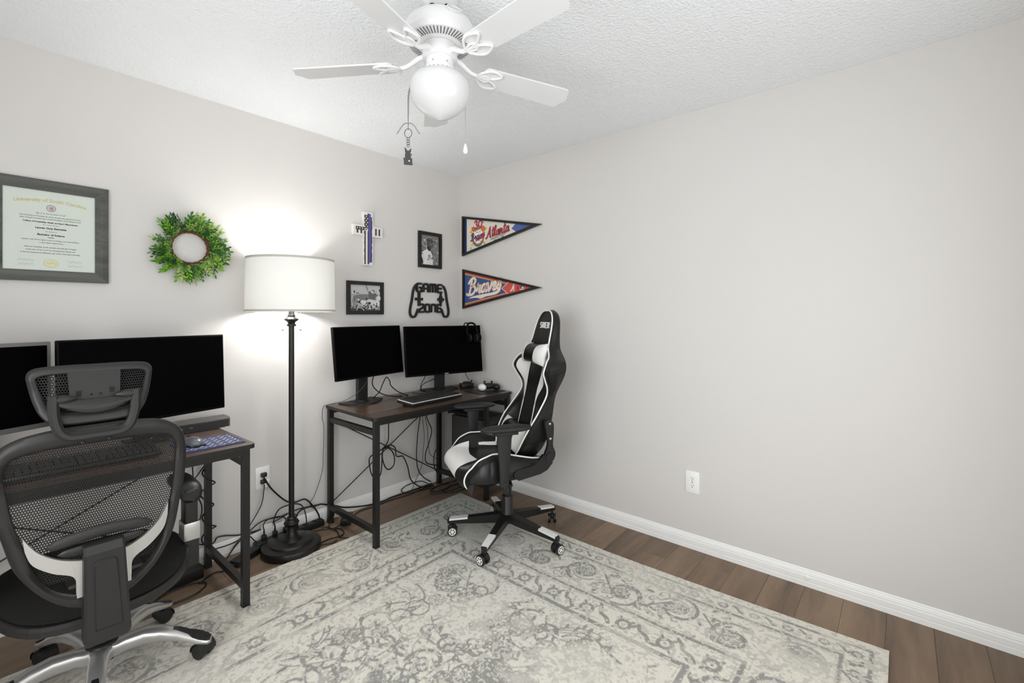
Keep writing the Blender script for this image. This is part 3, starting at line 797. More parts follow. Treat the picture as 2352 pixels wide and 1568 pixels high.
mb = MB(); mb.tube([(-.004, .032, .032), (.004, .032, .032)], .008, 12); obj('scroll_wheel', mb, M['black'], ms)

sb = thing('speaker_bar', 'low dark grey speaker bar at the right rear end of the work desk', 'speaker', loc=(-1.895, -.115, .732), rz=.0)
mb = MB(); L_ = .28
ring = lambda x: [(x, -.05, .004), (x, .05, .004), (x, .055, .03), (x, .045, .05), (x, -.03, .052), (x, -.05, .045)]
mb.rings([ring(-L_ / 2), ring(L_ / 2)], True, False, False); obj('body', mb, M['soft_grey'], sb)
mb = MB(); mb.box((-.003, -.0515, .024), (L_ - .008, .004, .036), bev=.001, seg=1); obj('front_grille', mb, M['black'], sb)
for x in (-.07, -.03):
    mb = MB(); mb.sphere((x, -.0545, .024), (.008, .0015, .004), 10, 6); obj('button', mb, M['soft_grey'], sb)
mb = MB(); mb.box((0, 0, .002), (L_ - .04, .08, .004)); obj('rubber_foot', mb, M['black'], sb)

# ================================================================== FLOOR LAMP
LX, LY = -1.463, -0.205
lp = thing('floor_lamp', 'tall dark bronze floor lamp with a white drum shade between the desks', 'lamp', loc=(LX, LY, 0))
mb = MB(); mb.lathe([(0, 0), (.148, 0), (.152, .006), (.152, .034), (.148, .04), (.112, .046), (.110, .053), (.105, .056), (.055, .060), (.052, .066), (.034, .078), (.024, .098), (.021, .108), (.025, .112), (.023, .118), (.0255, .122), (.021, .128), (.022, .134), (.034, .14), (.040, .152), (.034, .164), (.024, .170), (.025, .180), (.017, .186)], 40)
obj('base', mb, M['bronze'], lp)
mb = MB(); mb.cyl((0, 0, .184), (0, 0, 1.262), .0145, n=18); obj('pole', mb, M['bronze'], lp)
mb = MB(); mb.lathe([(.0145, 1.24), (.024, 1.243), (.024, 1.252), (.018, 1.256), (.02, 1.264), (.036, 1.276), (.037, 1.282), (.026, 1.290), (.019, 1.296), (.021, 1.302), (.017, 1.306), (.014, 1.33), (.01, 1.335)], 28); obj('neck', mb, M['chrome' if False else 'bronze'], lp)
zs0, zs1, rs0, rs1 = 1.322, 1.612, .227, .222
mb = MB(); n = 56
mb.rings([[(rs0 * math.cos(2 * math.pi * k / n), rs0 * math.sin(2 * math.pi * k / n), zs0) for k in range(n)], [(rs1 * math.cos(2 * math.pi * k / n), rs1 * math.sin(2 * math.pi * k / n), zs1) for k in range(n)]], False)
sh = obj('lamp_shade', mb, M['shade'], lp)
for z, r in ((zs0, rs0), (zs1 - .01, rs1)):
    mb = MB(); mb.rings([[((r + dr) * math.cos(2 * math.pi * k / n), (r + dr) * math.sin(2 * math.pi * k / n), z + dz) for k in range(n)] for dr, dz in ((-.0015, 0), (.0015, 0), (.0015, .012), (-.0015, .012))], False, True, False)
    plab(obj('trim_band', mb, M['edge'], sh), 'pale grey trim band of the shade')
mb = MB()
for k in range(3):
    a = k * 2.094 + .5
    mb.cyl((.012 * math.cos(a), .012 * math.sin(a), zs1 + .004), (rs1 * math.cos(a), rs1 * math.sin(a), zs1 - .002), .0018, n=6)
obj('spider', mb, M['chrome'], lp)
mb = MB(); mb.cyl((0, 0, 1.33), (0, 0, 1.622), .004, n=8); mb.sphere((0, 0, 1.627), (.013, .013, .011)); obj('finial', mb, M['bronze'], lp)
for a in (R_(-50), R_(130)):
    bx, by = .06 * math.cos(a), .06 * math.sin(a)
    mb = MB(); mb.cyl((0, 0, 1.332), (bx, by, 1.338), .006, n=8); mb.cyl((bx, by, 1.33), (bx, by, 1.377), .014, n=12); obj('socket', mb, M['bronze'], lp)
    mb = MB(); mb.sphere((bx, by, 1.42), (.03, .03, .038)); mb.cyl((bx, by, 1.377), (bx, by, 1.393), .014, n=12); obj('bulb', mb, M['bulb'], lp)
    lt = bpy.data.lights.new('bulb_light', 'POINT'); lt.energy = LAMP_W; lt.color = (1, .99, .97); lt.shadow_soft_size = .035
    lo = bpy.data.objects.new('bulb_light', lt); COL.objects.link(lo); lo.parent = lp; lo.location = (bx, by, 1.42)
for a in (R_(-38), R_(142)):
    x, y = .047 * math.cos(a), .047 * math.sin(a)
    mb = MB(); mb.cyl((x, y, 1.355), (x, y, 1.228), .0011, n=6); mb.sphere((x, y, 1.222), .006, 10, 7); obj('pull_chain', mb, M['chrome'], lp)

# ================================================================== CEILING FAN
FX, FY = -1.524, -1.530
fan = thing('ceiling_fan', 'white five blade ceiling fan with an opal glass light globe', 'fan', loc=(FX, FY, H))
z = lambda v: v - H
mb = MB(); mb.lathe([(.0, z(2.44)), (.062, z(2.44)), (.064, z(2.432)), (.058, z(2.422)), (.040, z(2.413)), (.02, z(2.411))], 28); obj('canopy', mb, M['fan'], fan)
for a in (R_(215), R_(240)):
    pass
mb = MB(); mb.cyl((0, 0, z(2.41)), (0, 0, z(2.375)), .0135, n=14); obj('downrod', mb, M['fan'], fan)
for a in (R_(140), R_(310)):
    mb = MB(); mb.cyl((.025 * math.cos(a), .025 * math.sin(a), z(2.413)), (.025 * math.cos(a), .025 * math.sin(a), z(2.4095)), .011, n=12); obj('canopy_opening', mb, M['hole'], fan)
mb = MB(); mb.lathe([(.0135, z(2.374)), (.03, z(2.369)), (.068, z(2.362)), (.098, z(2.352)), (.116, z(2.336)), (.124, z(2.318)), (.126, z(2.300)), (.126, z(2.288)), (.122, z(2.284)), (.121, z(2.278)), (.117, z(2.272)), (.070, z(2.263)), (.062, z(2.263))], 48)
mo = obj('motor_housing', mb, M['fan'], fan)
va = MB()
for k in range(56):
    a = 2 * math.pi * k / 56
    if k % 14 in (0,): pass
    p0 = Vector((.081 * math.cos(a), .081 * math.sin(a), z(2.2655))); p1 = Vector((.111 * math.cos(a), .111 * math.sin(a), z(2.2712)))
    va.bar(p0, p1, .0042, .0026)
stuff(obj('vent_slots', va, M['vent'], mo))
vb = MB(); vb.lathe([(.0, z(2.263)), (.092, z(2.3)), (.092, z(2.301)), (0, z(2.301))], 24)
em = MB(); ang = R_(-107)
em_m = T(.1185 * math.cos(ang), .1185 * math.sin(ang), z(2.334)) @ Rz(ang) @ rot_axis(R_(66), 'Y')
em.ribbon([(.013 * math.cos(b), .026 * math.sin(b)) for b in (2 * math.pi * q / 24 for q in range(24))], .0025, -.001, .003, True, M=em_m)
em.ribbon([(.010 * math.cos(b), .022 * math.sin(b)) for b in (2 * math.pi * q / 24 for q in range(24))], .001, -.001, .0022, True, M=em_m)
plab(obj('badge', em, M['fanblade'], mo), 'raised oval badge')
mb = MB(); mb.lathe([(.060, z(2.262)), (.062, z(2.250)), (.062, z(2.218)), (.060, z(2.214)), (.046, z(2.214)), (.046, z(2.262))], 32); obj('flywheel_ring', mb, M['fan'], fan)
mb = MB(); mb.lathe([(.0485, z(2.232)), (.0485, z(2.19)), (.052, z(2.187)), (.053, z(2.183)), (.051, z(2.178)), (.049, z(2.17)), (.0, z(2.17))], 32); cup = obj('switch_housing', mb, M['fan'], fan)
for a in (R_(-100), R_(-20), R_(200)):
    mb = MB(); mb.sphere((.0495 * math.cos(a), .0495 * math.sin(a), z(2.194)), .003, 8, 5); obj('screw', mb, M['chrome'], cup)
mb = MB(); mb.lathe([(.052, z(2.172)), (.060, z(2.168)), (.062, z(2.162)), (.058, z(2.158))], 36); obj('globe_fitter', mb, M['fan'], fan)
dv = MB()
for k in range(24):
    a = 2 * math.pi * k / 24; dv.box((0.0585 * math.cos(a), .0585 * math.sin(a), z(2.1685)), (.007, .0022, .0016), M=None)
stuff(obj('fitter_vents', dv, M['vent'], cup))
gp = cat([(.050, z(2.166)), (.062, z(2.162)), (.090, z(2.150)), (.103, z(2.131)), (.1058, z(2.110)), (.103, z(2.085)), (.092, z(2.060)), (.070, z(2.036)), (.042, z(2.017)), (.017, z(2.006)), (.0006, z(2.001))], 5)
mb = MB(); mb.lathe(gp, 48); obj('light_globe', mb, M['globe'], fan)
# blades with looped irons
for k in range(5):
    a = R_(51.6 + 72 * k); Bm = Rz(a) @ T(.012, 0, z(2.200)) @ rot_axis(R_(-11), 'X')
    w0, w1 = .047, .056
    P = [(.155, -w0 * .75), (.165, -w0), (.50, -w1), (.515, -w1 + .001), (.523, -w1 + .012), (.527, -.026), (.536, -.012), (.539, 0), (.536, .012), (.527, .026), (.523, w1 - .012), (.515, w1 - .001), (.50, w1), (.165, w0), (.155, w0 * .75)]
    mb = MB(); mb.prism(P, -.002, .0035, M=Bm); bl_ = obj('blade', mb, M['fanblade'], fan)
    mb = MB()
    mb.tube([tuple(Rz(a) @ Vector(p)) for p in cat([(.056, 0, z(2.232)), (.078, 0, z(2.226)), (.10, 0, z(2.212)), (.125, 0, z(2.199)), (.15, 0, z(2.197))], 4)], [.011 - .004 * q / 16 for q in range(17)], 10)
    zz = -.0065
    def loop(pts): mb.tube([tuple(Bm @ Vector((x, y, zz))) for x, y in cat(pts, 5, True)], .0048, 7, closed=True)
    loop([(.135, 0), (.158, -.013), (.178, -.010), (.186, 0), (.178, .010), (.158, .013)])
    loop([(.135, -.002), (.150, -.030), (.180, -.047), (.212, -.040), (.222, -.030), (.200, -.012), (.176, -.004)])
    loop([(.135, .002), (.150, .030), (.180, .047), (.212, .040), (.222, .030), (.200, .012), (.176, .004)])
    obj('blade_iron', mb, M['fan'], fan)
# bead chain with teardrop
cx, cy = -1.449 - FX, -1.583 - FY
ch = MB()
cpts = [(.048 * cx / .09, .048 * cy / .09, z(2.185)), (cx * .8, cy * .8, z(2.176)), (cx * 1.02, cy * 1.02, z(2.150)), (cx, cy, z(2.10)), (cx, cy, z(1.926))]
cc = cat(cpts, 16)
ch.tube(cc, .0007, 5)
for q in range(0, len(cc) - 1):
    pass
L_ = 0; last = Vector(cc[0])
for q in np.linspace(0, len(cc) - 1, 70):
    i = int(q); f = q - i; pnt = Vector(cc[i]).lerp(Vector(cc[min(i + 1, len(cc) - 1)]), f); ch.sphere(tuple(pnt), .0019, 6, 4)
obj('pull_chain', ch, M['chrome'], fan)
mb = MB(); mb.lathe([(.0012, z(1.927)), (.003, z(1.924)), (.0075, z(1.908)), (.0085, z(1.900)), (.007, z(1.893)), (.003, z(1.890)), (.0, z(1.889))], 14, c=(cx, cy, 0)); plab(obj('pull_knob', mb, M['white'], fan), 'white teardrop pull knob')
# ribbon, key ring and charm hung from the fan
kt = thing('keyring_charm', 'charcoal key ring charm on a grey ribbon hanging from the fan', 'charm', loc=(-1.62, -1.474, 1.843))
k0 = Vector((-1.62, -1.474, 1.843))
rp = [(-1.558, -1.49, 2.19), (-1.578, -1.48, 2.168), (-1.600, -1.476, 2.135), (-1.617, -1.474, 2.085), (-1.620, -1.474, 2.03), (-1.62, -1.474, 1.975), (-1.62, -1.474, 1.952)]
vd = Vector((.649, -.76, 0))   # ribbon width direction, across the view
mb = MB(); rc = cat(rp, 5); wv = [.003 + .003 * math.sin(math.pi * min(1, max(0, (i - 6) / 20))) for i in range(len(rc))]
A = [tuple(Vector(p) - k0 + vd * w / 2) for p, w in zip(rc, wv)]; B = [tuple(Vector(p) - k0 - vd * w / 2) for p, w in zip(rc, wv)]
nn = len(rc); off = Vector((.76, .649, 0)) * .0008
mb.add(A + B + [tuple(Vector(p) + off) for p in A] + [tuple(Vector(p) + off) for p in B], [(i, i + 1, nn + i + 1, nn + i) for i in range(nn - 1)] + [(2 * nn + i, 3 * nn + i, 3 * nn + i + 1, 2 * nn + i + 1) for i in range(nn - 1)] + [(i, 2 * nn + i, 2 * nn + i + 1, i + 1) for i in range(nn - 1)] + [(nn + i, nn + i + 1, 3 * nn + i + 1, 3 * nn + i) for i in range(nn - 1)], True)
for s in (-1, 1):
    q = cat([(0, 0, .13), (s * .008, 0, .133), (s * .02, 0, .125), (s * .03, 0, .11), (s * .04, 0, .096)], 4)
    mb.tube([tuple(vd * p[0] + Vector((0, 0, p[2]))) for p in q], [.0016] * len(q), 6)
obj('ribbon', mb, M['ribbon'], kt)
def ring3(c, r, t, mb, wide=1.0):
    mb.tube([tuple(vd * (r * wide * math.cos(b)) + Vector((0, 0, c + r * math.sin(b)))) for b in (2 * math.pi * q / 20 for q in range(20))], t, 6, closed=True)
mb = MB(); ring3(.098, .0155, .0010, mb, .82); obj('split_ring', mb, M['blackm'], kt)
mb = MB()
for i in range(4): ring3(.078 - i * .0078, .0048, .0008, mb)
obj('chain_links', mb, M['blackm'], kt)
P = [(-.0145, 0), (.0150, -.002), (.0135, .021), (.0095, .0225), (.0088, .032), (.0135, .0345), (.0065, .040), (.0095, .046), (.0105, .0575), (.0055, .0525), (.0025, .047), (.0, .051), (-.0035, .0475), (-.006, .054), (-.0125, .0615), (-.0112, .049), (-.0098, .040), (-.0115, .033), (-.0105, .0245), (-.0165, .0248)]
cm = frameM((0, 0, -.012), tuple(vd), (0, 0, 1))
mb = MB(); mb.prism(P, -.0015, .0015, M=cm); obj('charm_plate', mb, M['charm'], kt)
mb = MB(); mb.prism([(.0005, .012), (.004, .0095), (.0065, .013), (.003, .0155)], .0014, .0022, M=cm); plab(obj('charm_inlay', mb, M['tag'], kt), 'small white square on the charm')

# ================================================================== THINGS ON THE WALLS
def frame_ring(mb, outer, inner, z0, z1, zi=None):
    """mitred picture frame between two closed outlines; zi = height at the inner lip"""
    zi = z1 if zi is None else zi; n = len(outer)
    vs = [(x, y, z0) for x, y in outer] + [(x, y, z1) for x, y in outer] + [(x, y, zi) for x, y in inner] + [(x, y, z0) for x, y in inner]
    fs = []
    for i in range(n):
        j = (i + 1) % n
        for a in range(4):
            b = (a + 1) % 4; fs.append((a * n + i, a * n + j, b * n + j, b * n + i))
    mb.add(vs, fs)
def rectp(w, h, i=0.0): return [(-w / 2 + i, -h / 2 + i), (w / 2 - i, -h / 2 + i), (w / 2 - i, h / 2 - i), (-w / 2 + i, h / 2 - i)]

# --- diploma
dw, dh = .372, .430
dp = thing('framed_diploma', 'university diploma in a wide grey wood frame at the left edge', 'diploma', mtx=on_left(-2.392, 1.664, .001))
rails = rectp(dw, dh); i1 = rectp(dw, dh, .020); i2 = rectp(dw, dh, .046)
for k in range(4):
    j = (k + 1) % 4; mb = MB()
    o0, o1, m0, m1, n0, n1 = rails[k], rails[j], i1[k], i1[j], i2[k], i2[j]
    vs = [(*o0, 0), (*o1, 0), (*o0, .016), (*o1, .016), (*m0, .021), (*m1, .021), (*n0, .010), (*n1, .010), (*n0, 0), (*n1, 0)]
    mb.add(vs, [(0, 1, 3, 2), (2, 3, 5, 4), (4, 5, 7, 6), (6, 7, 9, 8), (0, 2, 4, 6, 8), (1, 9, 7, 5, 3)])
    obj('frame_rail', mb, M['frame_grey'], dp)
mb = MB(); mb.box((0, 0, .004), (dw - .088, dh - .088, .004)); pap = obj('certificate', mb, M['paper'], dp)
zt = .0064
def dtext(name, body, size, m, y, **k): return text(name, pap, body, size, m, (0, y, zt), .0001, **k)
dtext('title_print', 'University of South Carolina', .0192, M['text_gold'], .118, bold=.0006, fn=lambda x, y, z_: (x, y + .012 - 1.05 * x * x, z_))
a_ = Art(zt, 0.00003)
ang = [2 * math.pi * q / 26 for q in range(26)]
a_.ell(0, .098, .0145, .0145, rgb(110, 112, 116), 26); a_.ell(0, .098, .0125, .0125, rgb(206, 212, 206), 26); a_.ell(0, .098, .0095, .0095, rgb(196, 186, 186), 20)
a_.stroke([(-.005, .102), (.0, .095), (.004, .104), (.006, .093)], .0022, rgb(168, 96, 110)); a_.stroke([(-.004, .09), (.006, .090)], .002, rgb(120, 110, 116))
a_.build('emblem_print', M['print'], pap); a_ = Art(zt, .00003)
a_.ell(0, -.138, .024, .018, rgb(210, 203, 158), 26); a_.ell(0, -.138, .021, .0155, rgb(218, 216, 184), 26); a_.stroke([(-.014, -.135), (-.004, -.141), (.004, -.133), (.014, -.142)], .0035, rgb(208, 200, 152))
a_.build('seal_print', M['print'], pap); a_ = Art(zt, .00003)
for sx, yy in ((-1, -.132), (-1, -.150), (1, -.132), (1, -.150)):
    q = rng.random() * 6
    a_.stroke([(sx * .075 + (t - .5) * .046, yy + .006 + .004 * math.sin(t * 21 + q) * (1 - t * .6)) for t in np.linspace(0, 1, 18)], .0009, rgb(140, 148, 146))
    a_.stroke([(sx * .075 - .027, yy), (sx * .075 + .027, yy)], .0006, rgb(170, 176, 170))
stuff(a_.build('signatures_print', M['print'], pap))
for body, size, y, b in (('Be it to be known to all', .0092, .073, 0), ('That the Board of Trustees by virtue of authority vested in it by the', .0068, .060, .00012), ('State of South Carolina upon recommendation of the Faculty of the', .0068, .050, .00012),
        ('College of Hospitality, Retail, and Sport Management', .0078, .036, .0003), ('has conferred upon', .0062, .025, 0), ('Lauren Gray Bennette', .0105, .011, .0004), ('the degree of', .0062, -.003, 0), ('Bachelor of Science', .0105, -.017, .0004),
        ('Retailing', .0060, -.028, .0002), ('together with all the rights, honors, privileges, and responsibilities', .0066, -.040, .0001), ('to that degree appertaining', .0066, -.051, .0001), ('Given at Columbia, South Carolina this 6th day of August', .0068, -.071, .00015),
        ('in the year of Our Lord two thousand and sixteen and', .0068, -.083, .00015), ("in the two hundred and fifteenth year of the University's founding", .0068, -.095, .00015)):
    dtext('line_print', body, size, M['ink' if b > .0002 else 'text_dark'], y, bold=b)

# --- wreath
wr_ = thing('leaf_wreath', 'round green leaf wreath with a brown vine ring on the wall', 'wreath', mtx=on_left(-1.893, 1.647, .004))
mb = MB()
for q in range(4):
    ph = q * 1.57
    mb.tube([((.083 + .006 * math.cos(5 * t + ph)) * math.cos(t), (.083 + .006 * math.cos(5 * t + ph)) * math.sin(t), .018 + .007 * math.sin(5 * t + ph)) for t in (2 * math.pi * k / 60 for k in range(60))], .0042, 6, closed=True)
obj('vine_ring', mb, M['vine'], wr_)
def sprig_mesh(seed):
    r = random.Random(seed); mb = MB(); Ls = .075
    st = [(0, 0, 0), (.3 * Ls, r.uniform(-.003, .003), .004), (.65 * Ls, r.uniform(-.006, .006), .008), (Ls, r.uniform(-.01, .01), .010)]
    mb.tube(cat(st, 3), .0011, 4)
    nl = 8
    for i in range(nl):
        t = .2 + .8 * i / (nl - 1); b = Vector((Ls * t, 0, .010 * t)); sd = 1 if i % 2 else -1
        a = sd * r.uniform(.5, .95) if i < nl - 1 else 0; L = r.uniform(.022, .03) * (1 - .2 * t); w = L * .21; zl = r.uniform(-.5, .7)
        d = Vector((math.cos(a), math.sin(a), zl * .6)).normalized(); s_ = Vector((-math.sin(a), math.cos(a), r.uniform(-.4, .4))).normalized(); up = d.cross(s_)
        pts = [b, b + d * L * .3 + s_ * w * .8 + up * .001, b + d * L * .6 + s_ * w + up * .001, b + d * L, b + d * L * .6 - s_ * w + up * .001, b + d * L * .3 - s_ * w * .8 + up * .001, b + d * L * .5 - up * .0022]
        mb.add([tuple(p) for p in pts], [(0, 6, 1), (1, 6, 2), (2, 6, 3), (3, 6, 4), (4, 6, 5), (5, 6, 0)], True)
    return mb
sprigs = [obj('sprig', sprig_mesh(i), None, wr_) for i in range(7)]
for s_ in sprigs: s_.data.materials.append(None)
def place_sprig(o, k):
    t = rng.random() * 2 * math.pi; ins = k % 3
    base = Vector((.085 * math.cos(t), .085 * math.sin(t), rng.uniform(.008, .03)))
    out = t + rng.uniform(-.9, .9) - .35 if ins else t + rng.uniform(-1.5, 1.5)
    lift = rng.uniform(-.1, .42) if ins else rng.uniform(.5, 1.1)
    sc = rng.uniform(.9, 1.22) * (1.0 if math.cos(t - .2) > -.9 else .9)
    if ins == 0: sc *= .72
    o.matrix_local = T(*base) @ Rz(out) @ rot_axis(-lift, 'Y') @ rot_axis(rng.uniform(-.8, .8), 'X') @ Matrix.Scale(sc, 4)
    o.material_slots[0].link = 'OBJECT'; o.material_slots[0].material = M['leaf%d' % rng.choice((0, 0, 1, 1, 1, 2, 3, 3, 4, 5))]
for i in range(190):
    if i < 7: o = sprigs[i]
    else:
        o = sprigs[i % 7].copy(); COL.objects.link(o); o.parent = wr_
    place_sprig(o, i)

# --- cross
cr = thing('wall_cross', 'white block cross printed with a dark flag and blue stripe', 'cross', mtx=on_left(-.8725, 1.8195, .001))
cw, chh, az0, az1, aw = .034, .1815, .012, .082, .110
P = [(-cw, -chh), (cw, -chh), (cw, az0 + .006), (aw, az0 + .006), (aw, az1 + .006), (cw, az1 + .006), (cw, chh), (-cw, chh), (-cw, az1 + .006), (-aw, az1 + .006), (-aw, az0 + .006), (-cw, az0 + .006)]
mb = MB(); mb.prism(P, 0, .030); obj('cross_body', mb, mat('cross_white', rgb(232, 230, 227), .5), cr)
a_ = Art(.0303, .00004); dk = rgb(82, 68, 74); wt = rgb(236, 234, 230); bu = rgb(84, 92, 176)
ya, yb_ = az0 + .006, az1 + .006
def ragged(x0, x1, y0, y1, side, seed):
    r = random.Random(seed); k = 22
    L = [(x0 + (r.uniform(-.0025, .0015) if side < 0 else 0), y0 + (y1 - y0) * i / k) for i in range(k + 1)]
    Rr = [(x1 + (r.uniform(-.002, .003) if side > 0 else 0), y0 + (y1 - y0) * i / k) for i in range(k + 1)]
    return L + Rr[::-1]
a_.poly(ragged(-.030, -.020, -.172, ya + .05, -1, 1), dk)      # left dark stripe
a_.rect(-.006, -.172, .006, .172, dk)
a_.poly(ragged(.015, .028, -.158, .15, 1, 3), dk)
a_.poly(ragged(.004, .019, -.160, .170, 0, 4), bu)
a_.rect(-.0305, yb_ - .028, .004, .160, dk)                     # canton
a_.rect(-.094, yb_ - .034, -.028, yb_ - .012, dk)
for x in (-.088, -.060): a_.rect(x, ya + .014, x + .013, yb_ - .03, dk)
for x in (.052, .079): a_.rect(x, ya + .012, x + .013, yb_ - .012, dk)
for j in range(8):
    for x in ((-.026, -.006) if j % 2 else (-.016,)):
        a_.ell(x, .150 - j * .0135, .0042, .0042, wt, 8)
for x in (-.083, -.064, -.045): a_.ell(x, yb_ - .022, .0042, .0042, wt, 8)
for x in (-.026, -.006): a_.ell(x, yb_ - .022, .0044, .0044, wt, 8)
a_.build('flag_print', M['print'], cr)

# --- framed photographs
def photo(label, x, z, w, h, fw, draw):
    t = thing('framed_photo', label, 'picture', mtx=on_left(x, z, .001))
    mb = MB(); frame_ring(mb, rectp(w, h), rectp(w, h, fw), 0, .017, .0155); obj('frame', mb, M['frame_black'], t)
    mb = MB(); mb.box((0, 0, .003), (w - 2 * fw + .004, h - 2 * fw + .004, .004)); obj('backing', mb, M['frame_black'], t)
    iw, ih = w - 2 * fw, h - 2 * fw
    a = Art(.0055, .00003); draw(a, iw, ih); a.build('photo_print', M['print'], t)
    return t
def dr_player(a, w, h):
    X = lambda u: -w / 2 + u * w; Y = lambda v: -h / 2 + v * h; r = random.Random(3)
    a.rect(X(0), Y(0), X(1), Y(1), grey(126))
    for _ in range(70):
        g = r.choice((84, 104, 130, 150, 172, 190)); a.ell(X(r.uniform(.06, .94)), Y(r.uniform(.05, .95)), w * r.uniform(.02, .07), h * r.uniform(.012, .045), grey(g), 10)
    a.poly([(X(0), Y(0)), (X(.66), Y(0)), (X(.66), Y(.1)), (X(.62), Y(.36)), (X(.52), Y(.47)), (X(.36), Y(.53)), (X(.16), Y(.47)), (X(.03), Y(.38)), (X(0), Y(.3))], grey(226))
    a.poly([(X(0), Y(.03)), (X(.11), Y(0)), (X(.12), Y(.12)), (X(.06), Y(.24)), (X(0), Y(.24))], grey(52))
    a.stroke([(X(.14), Y(.03)), (X(.17), Y(.2)), (X(.13), Y(.33))], w * .012, grey(170)); a.stroke([(X(.52), Y(.46)), (X(.56), Y(.25)), (X(.5), Y(.02))], w * .012, grey(188))
    a.poly([(X(.34), Y(.53)), (X(.34), Y(.66)), (X(.52), Y(.63)), (X(.54), Y(.5)), (X(.45), Y(.46))], grey(52))
    a.poly([(X(.34), Y(.68)), (X(.37), Y(.84)), (X(.56), Y(.86)), (X(.64), Y(.80)), (X(.655), Y(.73)), (X(.69), Y(.69)), (X(.65), Y(.67)), (X(.65), Y(.6)), (X(.6), Y(.575)), (X(.5), Y(.58)), (X(.42), Y(.62))], grey(86))
    a.ell(X(.56), Y(.70), w * .07, h * .05, grey(112))
    a.ell(X(.50), Y(.71), w * .06, h * .03, grey(110)); a.ell(X(.585), Y(.755), w * .03, h * .008, grey(30)); a.ell(X(.585), Y(.64), w * .035, h * .008, grey(44)); a.ell(X(.385), Y(.72), w * .03, h * .03, grey(60))
    a.poly([(X(.31), Y(.77)), (X(.33), Y(.88)), (X(.45), Y(.93)), (X(.6), Y(.91)), (X(.66), Y(.85)), (X(.82), Y(.81)), (X(.8), Y(.785)), (X(.63), Y(.8)), (X(.5), Y(.82)), (X(.36), Y(.77))], grey(74))
    a.ell(X(.5), Y(.88), w * .07, h * .025, grey(120)); a.stroke([(X(.36), Y(.90)), (X(.46), Y(.94)), (X(.62), Y(.915))], w * .02, grey(176))
    for st in script_word('B', X(.36), Y(.17), h * .16, .2): a.stroke(st, w * .022, grey(48))
    for st in script_word('r', X(.56), Y(.19), h * .13, .2): a.stroke(st, w * .022, grey(48))
    a.ell(X(.07), Y(.36), w * .035, h * .018, grey(90))
def dr_team(a, w, h):
    X = lambda u: -w / 2 + u * w; Y = lambda v: -h / 2 + v * h; r = random.Random(11)
    a.rect(X(0), Y(0), X(1), Y(1), grey(188)); a.rect(X(0), Y(.66), X(1), Y(1), grey(200))
    a.poly([(X(.16), Y(.3)), (X(.72), Y(.3)), (X(.72), Y(.64)), (X(.34), Y(.645)), (X(.18), Y(.60))], grey(132)); a.rect(X(.2), Y(.66), X(.29), Y(.70), grey(110))
    for _ in range(130):
        a.ell(X(r.uniform(.02, .98)), Y(r.uniform(.03, .46)), w * r.uniform(.012, .045), h * r.uniform(.012, .05), grey(r.choice((40, 66, 100, 140, 190, 226, 236))), 9, r.random() * 3)
    for _ in range(60): a.ell(X(r.uniform(.16, .70)), Y(r.uniform(.34, .62)), w * r.uniform(.008, .02), h * .012, grey(r.choice((100, 120, 150, 164))), 7)
    for cx, cy in ((.09, .72), (.93, .80)):
        a.ell(X(cx), Y(cy), w * .055, h * .075, grey(220)); a.ell(X(cx + .03), Y(cy + .01), w * .03, h * .05, grey(80))
    a.poly([(X(.03), Y(.15)), (X(.05), Y(.55)), (X(.16), Y(.62)), (X(.2), Y(.35)), (X(.16), Y(.12))], grey(150)); a.stroke([(X(.07), Y(.58)), (X(.03), Y(.4)), (X(.06), Y(.2))], w * .02, grey(230)); a.stroke([(X(.14), Y(.56)), (X(.12), Y(.35))], w * .02, grey(70))
    # raised figure
    a.stroke([(X(.50), Y(1)), (X(.56), Y(.83)), (X(.585), Y(.80))], w * .018, grey(110)); a.ell(X(.60), Y(.78), w * .03, h * .03, grey(222))
    a.poly([(X(.60), Y(.78)), (X(.64), Y(.76)), (X(.71), Y(.67)), (X(.76), Y(.69)), (X(.83), Y(.70)), (X(.93), Y(.57)), (X(.89), Y(.54)), (X(.83), Y(.57)), (X(.80), Y(.43)), (X(.65), Y(.45)), (X(.63), Y(.6)), (X(.59), Y(.71))], grey(104))
    a.ell(X(.735), Y(.74), w * .045, h * .055, grey(214)); a.poly([(X(.69), Y(.80)), (X(.73), Y(.83)), (X(.79), Y(.8)), (X(.79), Y(.72)), (X(.765), Y(.72)), (X(.76), Y(.78))], grey(80))
    a.poly([(X(.5), Y(.40)), (X(.62), Y(.46)), (X(.80), Y(.42)), (X(.82), Y(.33)), (X(.7), Y(.2)), (X(.6), Y(.3))], grey(216))
    a.ell(X(.42), Y(.34), w * .1, h * .08, grey(224)); a.ell(X(.93), Y(.5), w * .08, h * .1, grey(220)); a.ell(X(.88), Y(.3), w * .08, h * .12, grey(226)); a.stroke([(X(.86), Y(.33)), (X(.88), Y(.27)), (X(.85), Y(.2)), (X(.9), Y(.19))], w * .025, grey(50))
    a.ell(X(.62), Y(.30), w * .05, h * .05, grey(60)); a.stroke([(X(.57), Y(.22)), (X(.55), Y(.05))], w * .02, grey(60)); a.stroke([(X(.62), Y(.22)), (X(.63), Y(.03))], w * .02, grey(230)); a.stroke([(X(.67), Y(.22)), (X(.71), Y(.03))], w * .02, grey(50))
    a.poly([(X(0), Y(0)), (X(1), Y(0)), (X(1), Y(.04)), (X(.3), Y(.07)), (X(0), Y(.1))], grey(70))
    a.ell(X(.34), Y(.04), w * .15, h * .16, grey(44), 20); a.stroke([(X(.2), Y(.0)), (X(.23), Y(.12)), (X(.36), Y(.11)), (X(.46), Y(.0))], w * .02, grey(220)); a.stroke([(X(.21), Y(.15)), (X(.32), Y(.18)), (X(.45), Y(.14))], w * .02, grey(224))
    a.rect(X(0), Y(-.0), X(1), Y(.012), grey(70))
